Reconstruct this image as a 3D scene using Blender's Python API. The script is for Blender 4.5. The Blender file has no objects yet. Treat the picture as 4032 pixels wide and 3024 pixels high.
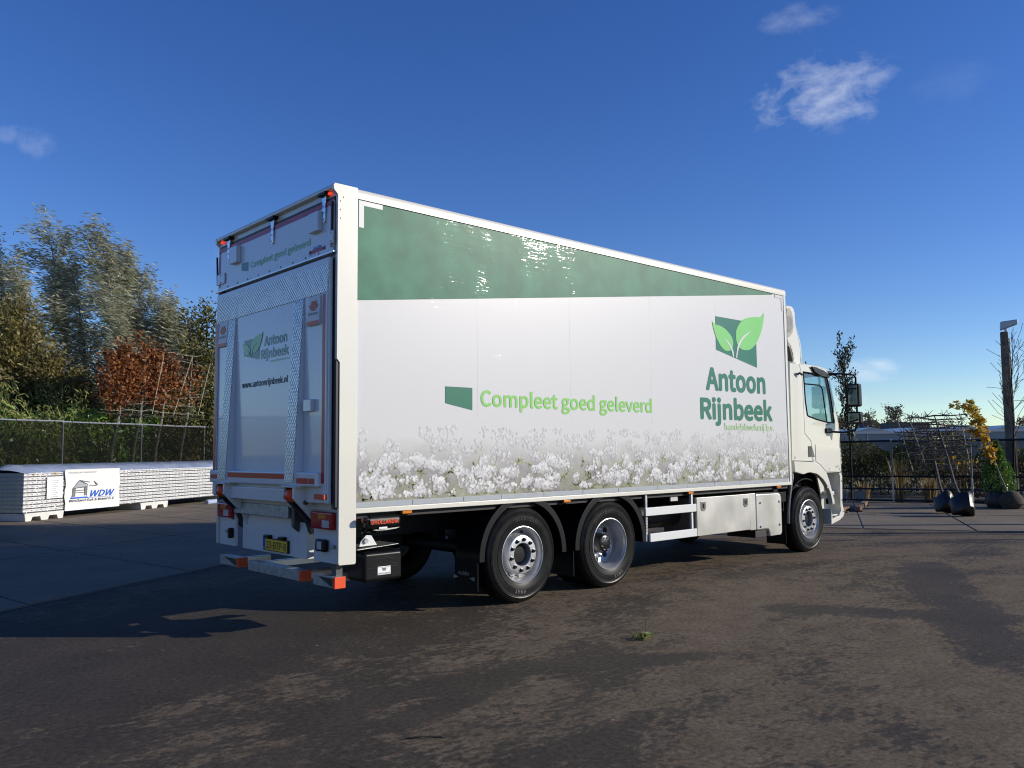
import bpy, bmesh, math, random
import numpy as np
from mathutils import Vector, Matrix
from mathutils.geometry import tessellate_polygon
R = math.radians
scene = bpy.context.scene
col = scene.collection
random.seed(7)
rng = np.random.default_rng(11)

# ------------------------------------------------------------------ camera
YAW, PITCH, ROLL = 0.8320, 0.0811, -0.0098
CAM = Vector((-3.8166, -6.5061, 1.5966))
fw = Vector((math.cos(YAW) * math.cos(PITCH), math.sin(YAW) * math.cos(PITCH), math.sin(PITCH)))
rt0 = Vector((math.sin(YAW), -math.cos(YAW), 0)); up0 = rt0.cross(fw)
c_, s_ = math.cos(ROLL), math.sin(ROLL)
rt = rt0 * c_ + up0 * s_; up = up0 * c_ - rt0 * s_
cd = bpy.data.cameras.new('camera'); cam = bpy.data.objects.new('camera', cd); col.objects.link(cam)
m3 = Matrix((rt, up, -fw)).transposed()
cam.matrix_world = Matrix.Translation(CAM) @ m3.to_4x4()
cd.sensor_width = 36; cd.lens = 36 * 3273.8 / 4032; cd.clip_start = 0.05; cd.clip_end = 3000
scene.camera = cam
scene.cycles.filter_width = 1.1

# ------------------------------------------------------------------ world, sun, exposure
SUN_EL, SUN_AZ = R(19.5), R(-45)          # azimuth of the sun, from +X towards +Y
to_sun = Vector((math.cos(SUN_EL) * math.cos(SUN_AZ), math.cos(SUN_EL) * math.sin(SUN_AZ), math.sin(SUN_EL)))
scene.view_settings.view_transform = 'Standard'; scene.view_settings.look = 'None'
scene.view_settings.gamma = 1; scene.view_settings.use_curve_mapping = False
scene.view_settings.exposure = 0.0
sd = bpy.data.lights.new('sun', 'SUN'); sd.energy = 4.8; sd.angle = R(0.5); sd.color = (1, 0.92, 0.79)
sun = bpy.data.objects.new('sun', sd); col.objects.link(sun)
sun.rotation_euler = to_sun.to_track_quat('Z', 'Y').to_euler(); sun.location = (12, -16, 20)
world = bpy.data.worlds.new('World'); scene.world = world; world.use_nodes = True
SKY_STRENGTH = 0.145

def build_world():
    nt = world.node_tree; n = nt.nodes; l = nt.links; n.clear()
    out = n.new('ShaderNodeOutputWorld'); bg = n.new('ShaderNodeBackground'); bg.inputs[1].default_value = SKY_STRENGTH
    sky = n.new('ShaderNodeTexSky'); sky.sky_type = 'NISHITA'; sky.sun_disc = False
    sky.sun_elevation = SUN_EL; sky.sun_rotation = R(90) - SUN_AZ
    sky.air_density = 0.9; sky.dust_density = 0.0; sky.ozone_density = 3.5; sky.altitude = 0
    tc = n.new('ShaderNodeTexCoord')
    def vm(op, a, b=None):
        x = n.new('ShaderNodeVectorMath'); x.operation = op
        for i, v in enumerate((a, b)):
            if v is None: continue
            if isinstance(v, (tuple, Vector)): x.inputs[i].default_value = v
            else: l.new(v, x.inputs[i])
        return x
    def mt(op, a, b=None, clamp=False):
        x = n.new('ShaderNodeMath'); x.operation = op; x.use_clamp = clamp
        for i, v in enumerate((a, b)):
            if v is None: continue
            if isinstance(v, (int, float)): x.inputs[i].default_value = v
            else: l.new(v, x.inputs[i])
        return x.outputs[0]
    total = None
    # thin fair-weather clouds, each a soft patch of sky broken up by noise
    for (d, hw, hh, amt, sc, lo) in (((0.828, 0.414, 0.379), 0.095, 0.046, 0.55, 21, 0.45),
                                     ((0.787, 0.421, 0.451), 0.05, 0.018, 0.24, 17, 0.45),
                                     ((0.173, 0.933, 0.315), 0.05, 0.022, 0.32, 15, 0.42),
                                     ((0.910, 0.406, 0.086), 0.036, 0.015, 0.70, 18, 0.32),
                                     ((0.885, 0.455, 0.055), 0.05, 0.008, 0.35, 20, 0.36),
                                     ((0.90, 0.30, 0.37), 0.05, 0.03, 0.05, 18, 0.44),
                                     ((0.40, 0.87, 0.22), 0.07, 0.02, 0.10, 15, 0.40)):
        dv = Vector(d).normalized(); r_ = dv.cross(Vector((0, 0, 1))).normalized(); u_ = r_.cross(dv)
        a = vm('DOT_PRODUCT', tc.outputs['Generated'], r_).outputs['Value']
        b = vm('DOT_PRODUCT', tc.outputs['Generated'], u_).outputs['Value']
        f = vm('DOT_PRODUCT', tc.outputs['Generated'], dv).outputs['Value']
        e = mt('ADD', mt('POWER', mt('ABSOLUTE', mt('DIVIDE', a, hw)), 2.0), mt('POWER', mt('ABSOLUTE', mt('DIVIDE', b, hh)), 2.0))
        mask = mt('SUBTRACT', 1.0, e, True)
        mask = mt('MULTIPLY', mask, mt('GREATER_THAN', f, 0.0))
        nz = n.new('ShaderNodeTexNoise'); nz.inputs['Scale'].default_value = sc; nz.inputs['Detail'].default_value = 9
        nz.inputs['Roughness'].default_value = 0.60; nz.inputs['Distortion'].default_value = 0.25
        st = vm('MULTIPLY', tc.outputs['Generated'], (1, 1, 1.7)); l.new(st.outputs[0], nz.inputs['Vector'])
        v = mt('MULTIPLY', mt('SUBTRACT', mt('ADD', nz.outputs['Fac'], mt('MULTIPLY', mask, 0.17)), lo + 0.115), 2.6, True)
        v = mt('MULTIPLY', mt('MULTIPLY', v, mt('POWER', mask, 0.6)), amt)
        total = v if total is None else mt('ADD', total, v, True)
    mix = n.new('ShaderNodeMix'); mix.data_type = 'RGBA'
    l.new(total, mix.inputs[0]); 
    hs = n.new('ShaderNodeHueSaturation'); hs.inputs['Saturation'].default_value = 1.22; hs.inputs['Hue'].default_value = 0.518; l.new(sky.outputs[0], hs.inputs['Color'])
    l.new(hs.outputs[0], mix.inputs[6]); mix.inputs[7].default_value = (6.6, 6.9, 7.4, 1)
    l.new(mix.outputs[2], bg.inputs[0]); l.new(bg.outputs[0], out.inputs[0])
build_world()

# ------------------------------------------------------------------ materials
MATS = {}
def mat(name, c, rough=0.5, metal=0.0, var=0.0, vscale=3.0, bump=0.0, bscale=40.0, coat=0.0, spec=0.5, c2=None, emit=None, rvar=0.0):
    m = bpy.data.materials.new(name); m.use_nodes = True; nt = m.node_tree; n = nt.nodes; l = nt.links
    b = n['Principled BSDF']; b.inputs['Roughness'].default_value = rough; b.inputs['Metallic'].default_value = metal
    b.inputs['Specular IOR Level'].default_value = spec
    if coat: b.inputs['Coat Weight'].default_value = coat; b.inputs['Coat Roughness'].default_value = 0.04
    b.inputs['Base Color'].default_value = (*c, 1)
    tc = n.new('ShaderNodeTexCoord')
    if var or c2 or rvar:
        nz = n.new('ShaderNodeTexNoise'); nz.inputs['Scale'].default_value = vscale; nz.inputs['Detail'].default_value = 6
        l.new(tc.outputs['Object'], nz.inputs['Vector'])
        rp = n.new('ShaderNodeValToRGB'); rp.color_ramp.elements[0].position = 0.34; rp.color_ramp.elements[1].position = 0.68
        d = c2 if c2 else tuple(x * (1 - var) for x in c)
        rp.color_ramp.elements[0].color = (*d, 1); rp.color_ramp.elements[1].color = (*c, 1)
        l.new(nz.outputs['Fac'], rp.inputs[0]); l.new(rp.outputs[0], b.inputs['Base Color'])
        if rvar:
            mr = n.new('ShaderNodeMapRange'); mr.inputs[3].default_value = max(0.02, rough - rvar); mr.inputs[4].default_value = rough + rvar
            l.new(nz.outputs['Fac'], mr.inputs[0]); l.new(mr.outputs[0], b.inputs['Roughness'])
    if bump:
        nb = n.new('ShaderNodeTexNoise'); nb.inputs['Scale'].default_value = bscale; nb.inputs['Detail'].default_value = 4
        l.new(tc.outputs['Object'], nb.inputs['Vector'])
        bp = n.new('ShaderNodeBump'); bp.inputs['Strength'].default_value = bump; bp.inputs['Distance'].default_value = 0.01
        l.new(nb.outputs['Fac'], bp.inputs['Height']); l.new(bp.outputs[0], b.inputs['Normal'])
    if emit: b.inputs['Emission Color'].default_value = (*emit[0], 1); b.inputs['Emission Strength'].default_value = emit[1]
    MATS[name] = m; return m

mat('cream', (0.68, 0.665, 0.585), 0.28, var=0.03, vscale=1.3, coat=0.5)
mat('white_paint', (0.70, 0.71, 0.70), 0.25, var=0.03, coat=0.4)
mat('print_white', (0.555, 0.555, 0.565), 0.35, var=0.002, vscale=0.8, coat=0.25, spec=0.3)
mat('print_green', (0.034, 0.185, 0.106), 0.45, c2=(0.016, 0.112, 0.064), vscale=3.5, coat=0.22, spec=0.2)
mat('logo_green', (0.012, 0.145, 0.078), 0.25, var=0.08, vscale=2, coat=0.2)
mat('logo_light', (0.20, 0.56, 0.13), 0.25, var=0.03, vscale=2, coat=0.2)
mat('text_light', (0.22, 0.53, 0.10), 0.25, var=0.03, coat=0.2)
mat('text_pale', (0.36, 0.58, 0.25), 0.3, var=0.03)
mat('reflective_grey', (0.36, 0.39, 0.42), 0.35, var=0.10, vscale=9)
mat('reflective_silver', (0.46, 0.47, 0.50), 0.35, var=0.06, vscale=9)
mat('red_tape', (0.62, 0.018, 0.012), 0.3, var=0.25, vscale=5)
mat('purple_tape', (0.46, 0.035, 0.095), 0.35, var=0.2, vscale=5)
mat('platform', (0.76, 0.77, 0.77), 0.25, var=0.04, vscale=1.5, coat=0.45)
mat('alu', (0.62, 0.63, 0.64), 0.34, 0.9, var=0.12, vscale=6, rvar=0.08)
mat('alu_checker', (0.66, 0.66, 0.66), 0.36, 0.75, var=0.12, vscale=7)
mat('stainless', (0.60, 0.585, 0.56), 0.36, 0.85, var=0.14, vscale=2.2, rvar=0.09, bump=0.02, bscale=6)
mat('galv', (0.45, 0.47, 0.49), 0.42, 0.6, var=0.35, vscale=14)
mat('chrome', (0.8, 0.8, 0.8), 0.12, 1.0, var=0.1, vscale=5)
mat('rim_silver', (0.50, 0.51, 0.53), 0.33, 0.55, var=0.1, vscale=9)
mat('hub_black', (0.012, 0.012, 0.014), 0.28, var=0.3, vscale=20)
mat('black_plastic', (0.008, 0.0085, 0.010), 0.33, var=0.25, vscale=6, bump=0.02, bscale=120, spec=0.25)
mat('black_chassis', (0.004, 0.004, 0.005), 0.6, var=0.3, vscale=5)
mat('rubber', (0.009, 0.009, 0.010), 0.33, c2=(0.016, 0.016, 0.015), vscale=9, bump=0.05, bscale=90, spec=0.14)
mat('rubber_mark', (0.16, 0.155, 0.15), 0.6, var=0.3, vscale=30)
mat('grey_metal', (0.10, 0.105, 0.11), 0.45, 0.4, var=0.3, vscale=10)
mat('lamp_red', (0.42, 0.010, 0.010), 0.12, var=0.2, vscale=9, coat=0.6)
mat('lamp_clear', (0.62, 0.60, 0.60), 0.12, var=0.15, vscale=14, coat=0.6)
mat('lamp_amber', (0.75, 0.22, 0.012), 0.15, var=0.25, vscale=25, coat=0.5)
mat('lamp_red_lit', (0.6, 0.02, 0.01), 0.2, emit=((1, 0.06, 0.02), 0.9), var=0.1)
mat('orange', (0.80, 0.085, 0.018), 0.4, var=0.12, vscale=9)
mat('plate_yellow', (0.85, 0.52, 0.02), 0.35, var=0.06, vscale=9)
mat('plate_blue', (0.015, 0.05, 0.42), 0.35, var=0.08)
mat('ink', (0.012, 0.012, 0.014), 0.5, var=0.2)
mat('ink_grey', (0.20, 0.21, 0.22), 0.5, var=0.2)
mat('ink_blue', (0.02, 0.12, 0.55), 0.4, var=0.1)
mat('paper', (0.80, 0.80, 0.79), 0.5, var=0.05, vscale=5)
mat('brand_red', (0.62, 0.07, 0.03), 0.4, var=0.2, vscale=15)
mat('interior', (0.26, 0.27, 0.27), 0.7, var=0.3)
mat('fairing_inside', (0.30, 0.30, 0.27), 0.6, var=0.1)
mat('mirror', (0.30, 0.32, 0.34), 0.03, 1.0, var=0.02)
mat('steel_post', (0.42, 0.43, 0.44), 0.38, 0.7, var=0.2, vscale=20)
mat('dark_post', (0.035, 0.034, 0.032), 0.5, 0.3, var=0.4, vscale=12)
mat('pipe_dark', (0.02, 0.022, 0.026), 0.35, 0.3, var=0.3, vscale=8)
mat('bark', (0.11, 0.095, 0.075), 0.85, c2=(0.055, 0.047, 0.036), vscale=9, bump=0.4, bscale=25)
mat('bark_light', (0.26, 0.24, 0.20), 0.85, c2=(0.12, 0.12, 0.085), vscale=7, bump=0.3, bscale=25)
mat('bark_dark', (0.05, 0.040, 0.033), 0.85, var=0.4, vscale=9, bump=0.3, bscale=25)
mat('bamboo', (0.50, 0.42, 0.30), 0.6, var=0.3, vscale=8)
mat('pole_wood', (0.28, 0.215, 0.155), 0.85, c2=(0.11, 0.10, 0.07), vscale=4, bump=0.4, bscale=18)
mat('timber', (0.24, 0.14, 0.08), 0.8, c2=(0.12, 0.075, 0.045), vscale=12, bump=0.2, bscale=40)
mat('bag_black', (0.011, 0.011, 0.013), 0.42, var=0.3, vscale=9, bump=0.5, bscale=9)
mat('burlap', (0.075, 0.062, 0.045), 0.9, var=0.5, vscale=16, bump=0.8, bscale=22)
mat('pot_grey', (0.06, 0.065, 0.07), 0.5, var=0.3, vscale=6)
mat('foam_pallet', (0.66, 0.66, 0.62), 0.8, var=0.12, vscale=8, bump=0.2, bscale=60)
mat('panel_skin', (0.78, 0.77, 0.74), 0.38, var=0.10, vscale=4)
mat('panel_core', (0.70, 0.62, 0.42), 0.8, var=0.15, vscale=12)
mat('panel_gap', (0.055, 0.06, 0.065), 0.6, var=0.2)
mat('wrap_blue', (0.42, 0.50, 0.66), 0.12, c2=(0.30, 0.37, 0.54), vscale=3, bump=0.5, bscale=5, coat=0.5)
mat('banner', (0.74, 0.73, 0.70), 0.35, var=0.05, vscale=4, bump=0.25, bscale=4)
mat('yellow_strap', (0.65, 0.48, 0.06), 0.4, var=0.1)
mat('soil', (0.075, 0.062, 0.045), 0.95, c2=(0.035, 0.030, 0.022), vscale=1.6, bump=0.6, bscale=8)
mat('brick_far', (0.16, 0.10, 0.075), 0.9, var=0.25, vscale=1.5)
mat('roof_dark', (0.055, 0.057, 0.062), 0.7, var=0.2, vscale=0.6)
mat('glasshouse_wall', (0.24, 0.26, 0.28), 0.25, var=0.15, vscale=0.3)
mat('glasshouse_roof', (0.26, 0.28, 0.31), 0.25, var=0.12, vscale=0.2)
mat('white_frame', (0.48, 0.49, 0.49), 0.5, var=0.05)
mat('slab_side', (0.20, 0.19, 0.175), 0.9, var=0.2)
mat('lamp_head', (0.50, 0.52, 0.54), 0.4, 0.3, var=0.1)
mat('debris_pale', (0.50, 0.42, 0.30), 0.8, var=0.4, vscale=20)
mat('debris_dark', (0.035, 0.028, 0.020), 0.9, var=0.4, vscale=20)

def mat_glass(name, c, alpha):
    m = bpy.data.materials.new(name); m.use_nodes = True; n = m.node_tree.nodes; l = m.node_tree.links
    b = n['Principled BSDF']; b.inputs['Base Color'].default_value = (*c, 1); b.inputs['Roughness'].default_value = 0.03
    t = n.new('ShaderNodeBsdfTransparent'); t.inputs[0].default_value = (0.86, 0.95, 0.96, 1)
    mx = n.new('ShaderNodeMixShader'); fr = n.new('ShaderNodeLayerWeight'); fr.inputs[0].default_value = 0.12
    g = n.new('ShaderNodeBsdfGlossy'); g.inputs['Roughness'].default_value = 0.02
    m1 = n.new('ShaderNodeMixShader'); m1.inputs[0].default_value = alpha
    l.new(t.outputs[0], m1.inputs[1]); l.new(b.outputs[0], m1.inputs[2])
    l.new(fr.outputs['Facing'], mx.inputs[0]); l.new(m1.outputs[0], mx.inputs[1]); l.new(g.outputs[0], mx.inputs[2])
    l.new(mx.outputs[0], n['Material Output'].inputs[0]); MATS[name] = m
mat_glass('cab_glass', (0.02, 0.03, 0.035), 0.06)
def mat_film(name):
    m = bpy.data.materials.new(name); m.use_nodes = True; n = m.node_tree.nodes; l = m.node_tree.links
    t = n.new('ShaderNodeBsdfTransparent'); t.inputs[0].default_value = (0.96, 0.96, 0.97, 1)
    g = n.new('ShaderNodeBsdfGlossy'); g.inputs['Roughness'].default_value = 0.12
    tc = n.new('ShaderNodeTexCoord'); nz = n.new('ShaderNodeTexNoise'); nz.inputs['Scale'].default_value = 7; nz.inputs['Detail'].default_value = 5; nz.inputs['Distortion'].default_value = 1.5
    l.new(tc.outputs['Object'], nz.inputs[0])
    bp = n.new('ShaderNodeBump'); bp.inputs['Strength'].default_value = 1.0; bp.inputs['Distance'].default_value = 0.05
    l.new(nz.outputs['Fac'], bp.inputs['Height']); l.new(bp.outputs[0], g.inputs['Normal'])
    mr = n.new('ShaderNodeMapRange'); mr.inputs[1].default_value = 0.4; mr.inputs[2].default_value = 0.75; mr.inputs[3].default_value = 0.02; mr.inputs[4].default_value = 0.20
    l.new(nz.outputs['Fac'], mr.inputs[0])
    mx = n.new('ShaderNodeMixShader'); l.new(mr.outputs[0], mx.inputs[0]); l.new(t.outputs[0], mx.inputs[1]); l.new(g.outputs[0], mx.inputs[2])
    l.new(mx.outputs[0], n['Material Output'].inputs[0]); MATS[name] = m
mat_film('clear_film')
def mat_net(name, c, op):
    m = bpy.data.materials.new(name); m.use_nodes = True; n = m.node_tree.nodes; l = m.node_tree.links
    b = n['Principled BSDF']; b.inputs['Base Color'].default_value = (*c, 1); b.inputs['Roughness'].default_value = 1.0; b.inputs['Specular IOR Level'].default_value = 0.0
    t = n.new('ShaderNodeBsdfTransparent'); mx = n.new('ShaderNodeMixShader')
    tc = n.new('ShaderNodeTexCoord'); nz = n.new('ShaderNodeTexNoise'); nz.inputs['Scale'].default_value = 1.3
    l.new(tc.outputs['Object'], nz.inputs[0])
    mr = n.new('ShaderNodeMapRange'); mr.inputs[1].default_value = 0.3; mr.inputs[2].default_value = 0.7
    mr.inputs[3].default_value = op - 0.08; mr.inputs[4].default_value = op + 0.08
    l.new(nz.outputs['Fac'], mr.inputs[0]); l.new(mr.outputs[0], mx.inputs[0])
    l.new(t.outputs[0], mx.inputs[1]); l.new(b.outputs[0], mx.inputs[2]); l.new(mx.outputs[0], n['Material Output'].inputs[0]); MATS[name] = m
mat_net('windbreak_net', (0.009, 0.010, 0.009), 0.60)
mat_net('shade_sheet', (0.005, 0.006, 0.006), 0.46)  # dark sheet standing in for the shade behind the pipe fence

def mat_leaf(name, cols, transl=0.35, rough=0.5):
    """leaf colours picked per leaf from the 'tint' attribute"""
    m = bpy.data.materials.new(name); m.use_nodes = True; n = m.node_tree.nodes; l = m.node_tree.links
    b = n['Principled BSDF']; b.inputs['Roughness'].default_value = rough; b.inputs['Specular IOR Level'].default_value = 0.4
    at = n.new('ShaderNodeAttribute'); at.attribute_name = 'tint'
    rp = n.new('ShaderNodeValToRGB'); e = rp.color_ramp.elements
    for i, c in enumerate(cols):
        p = i / (len(cols) - 1)
        if i == 0: e[0].position = 0; e[0].color = (*c, 1)
        elif i == len(cols) - 1: e[-1].position = 1; e[-1].color = (*c, 1)
        else: x = e.new(p); x.color = (*c, 1)
    l.new(at.outputs['Fac'], rp.inputs[0]); l.new(rp.outputs[0], b.inputs['Base Color'])
    t = n.new('ShaderNodeBsdfTranslucent'); l.new(rp.outputs[0], t.inputs[0])
    mx = n.new('ShaderNodeMixShader'); mx.inputs[0].default_value = transl
    l.new(b.outputs[0], mx.inputs[1]); l.new(t.outputs[0], mx.inputs[2]); l.new(mx.outputs[0], n['Material Output'].inputs[0]); MATS[name] = m
mat_leaf('leaf_willow', [(0.17, 0.175, 0.085), (0.29, 0.29, 0.17), (0.43, 0.43, 0.29), (0.58, 0.585, 0.46)], 0.4)
mat_leaf('leaf_olive', [(0.085, 0.075, 0.028), (0.155, 0.135, 0.045), (0.25, 0.215, 0.07), (0.40, 0.33, 0.11)], 0.42)
mat_leaf('leaf_beech', [(0.060, 0.022, 0.012), (0.17, 0.055, 0.020), (0.31, 0.115, 0.033), (0.48, 0.22, 0.07)], 0.4)
mat_leaf('leaf_laurel', [(0.045, 0.10, 0.014), (0.085, 0.18, 0.025), (0.17, 0.29, 0.05), (0.32, 0.42, 0.11)], 0.25, 0.3)
mat_leaf('leaf_bamboo', [(0.08, 0.12, 0.025), (0.16, 0.21, 0.05), (0.27, 0.30, 0.085), (0.42, 0.38, 0.12)], 0.35)
mat_leaf('leaf_dark', [(0.022, 0.035, 0.015), (0.045, 0.06, 0.026), (0.075, 0.085, 0.04), (0.12, 0.12, 0.07)], 0.2)
mat_leaf('leaf_yellow', [(0.30, 0.15, 0.015), (0.50, 0.28, 0.02), (0.62, 0.42, 0.05), (0.40, 0.36, 0.06)], 0.45)
mat_leaf('leaf_hedge', [(0.05, 0.06, 0.016), (0.10, 0.11, 0.028), (0.17, 0.17, 0.045), (0.22, 0.19, 0.06)], 0.3)
mat_leaf('leaf_brown', [(0.05, 0.03, 0.016), (0.10, 0.06, 0.025), (0.17, 0.10, 0.04), (0.12, 0.11, 0.04)], 0.3)
mat_leaf('grass_dry', [(0.12, 0.11, 0.03), (0.24, 0.18, 0.07), (0.38, 0.28, 0.13), (0.46, 0.36, 0.20)], 0.35)
mat_leaf('leaf_far', [(0.10, 0.085, 0.06), (0.15, 0.125, 0.08), (0.20, 0.16, 0.10), (0.24, 0.19, 0.11)], 0.2)
mat_leaf('print_flower', [(0.30, 0.29, 0.295), (0.46, 0.45, 0.455), (0.62, 0.615, 0.62), (0.78, 0.78, 0.78)], 0.0, 0.25)
mat_leaf('print_leaf', [(0.20, 0.22, 0.11), (0.29, 0.32, 0.16), (0.40, 0.42, 0.25), (0.52, 0.53, 0.40)], 0.0, 0.25)

def film_ripples(m):
    n = m.node_tree.nodes; l = m.node_tree.links; b = n['Principled BSDF']
    tc = n.new('ShaderNodeTexCoord'); mp = n.new('ShaderNodeMapping'); mp.inputs['Scale'].default_value = (3.5, 1, 34); l.new(tc.outputs['Object'], mp.inputs[0])
    nz = n.new('ShaderNodeTexNoise'); nz.inputs['Scale'].default_value = 1; nz.inputs['Detail'].default_value = 3; l.new(mp.outputs[0], nz.inputs['Vector'])
    pa = n.new('ShaderNodeTexNoise'); pa.inputs['Scale'].default_value = 2.2; pa.inputs['Detail'].default_value = 4; l.new(tc.outputs['Object'], pa.inputs['Vector'])
    mr = n.new('ShaderNodeMapRange'); mr.inputs[1].default_value = 0.47; mr.inputs[2].default_value = 0.66; mr.inputs[3].default_value = 0.03; l.new(pa.outputs['Fac'], mr.inputs[0])
    mu = n.new('ShaderNodeMath'); mu.operation = 'MULTIPLY'; l.new(nz.outputs['Fac'], mu.inputs[0]); l.new(mr.outputs[0], mu.inputs[1])
    bp = n.new('ShaderNodeBump'); bp.inputs['Strength'].default_value = 1.0; bp.inputs['Distance'].default_value = 0.0050
    l.new(mu.outputs[0], bp.inputs['Height']); l.new(bp.outputs[0], b.inputs['Coat Normal'])
    b.inputs['Coat Weight'].default_value = 0.22; b.inputs['Coat Roughness'].default_value = 0.08
film_ripples(MATS['print_white']); film_ripples(MATS['print_green'])
def nodes_of(name, rough):
    m = bpy.data.materials.new(name); m.use_nodes = True; n = m.node_tree.nodes; l = m.node_tree.links
    b = n['Principled BSDF']; b.inputs['Roughness'].default_value = rough; tc = n.new('ShaderNodeTexCoord'); MATS[name] = m
    def noise(scale, detail=6, rough_=0.55, vec=None, dist=0.0):
        x = n.new('ShaderNodeTexNoise'); x.inputs['Scale'].default_value = scale; x.inputs['Detail'].default_value = detail
        x.inputs['Roughness'].default_value = rough_; x.inputs['Distortion'].default_value = dist
        l.new(vec or tc.outputs['Object'], x.inputs['Vector']); return x.outputs['Fac']
    def mapping(rot, sc, loc=(0, 0, 0)):
        x = n.new('ShaderNodeMapping'); x.inputs['Rotation'].default_value = (0, 0, rot); x.inputs['Scale'].default_value = sc
        x.inputs['Location'].default_value = loc
        l.new(tc.outputs['Object'], x.inputs['Vector']); return x.outputs[0]
    def ramp(v, stops):
        x = n.new('ShaderNodeValToRGB'); e = x.color_ramp.elements
        e[0].position, e[0].color = stops[0][0], (*stops[0][1], 1); e[1].position, e[1].color = stops[-1][0], (*stops[-1][1], 1)
        for p, c in stops[1:-1]: y = e.new(p); y.color = (*c, 1)
        l.new(v, x.inputs[0]); return x.outputs[0]
    def math_(op, a, b_=None, clamp=False):
        x = n.new('ShaderNodeMath'); x.operation = op; x.use_clamp = clamp
        for i, v in enumerate((a, b_)):
            if v is None: continue
            if isinstance(v, (int, float)): x.inputs[i].default_value = v
            else: l.new(v, x.inputs[i])
        return x.outputs[0]
    def mix(f, a, b_, mode='MIX'):
        x = n.new('ShaderNodeMix'); x.data_type = 'RGBA'; x.blend_type = mode
        for i, v in ((0, f), (6, a), (7, b_)):
            if isinstance(v, (int, float)): x.inputs[i].default_value = v
            elif isinstance(v, tuple): x.inputs[i].default_value = (*v, 1)
            else: l.new(v, x.inputs[i])
        return x.outputs[2]
    def bump(h, s, d=0.01):
        x = n.new('ShaderNodeBump'); x.inputs['Strength'].default_value = s; x.inputs['Distance'].default_value = d
        l.new(h, x.inputs['Height']); l.new(x.outputs[0], b.inputs['Normal'])
    return m, n, l, b, tc, noise, mapping, ramp, math_, mix, bump

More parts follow.
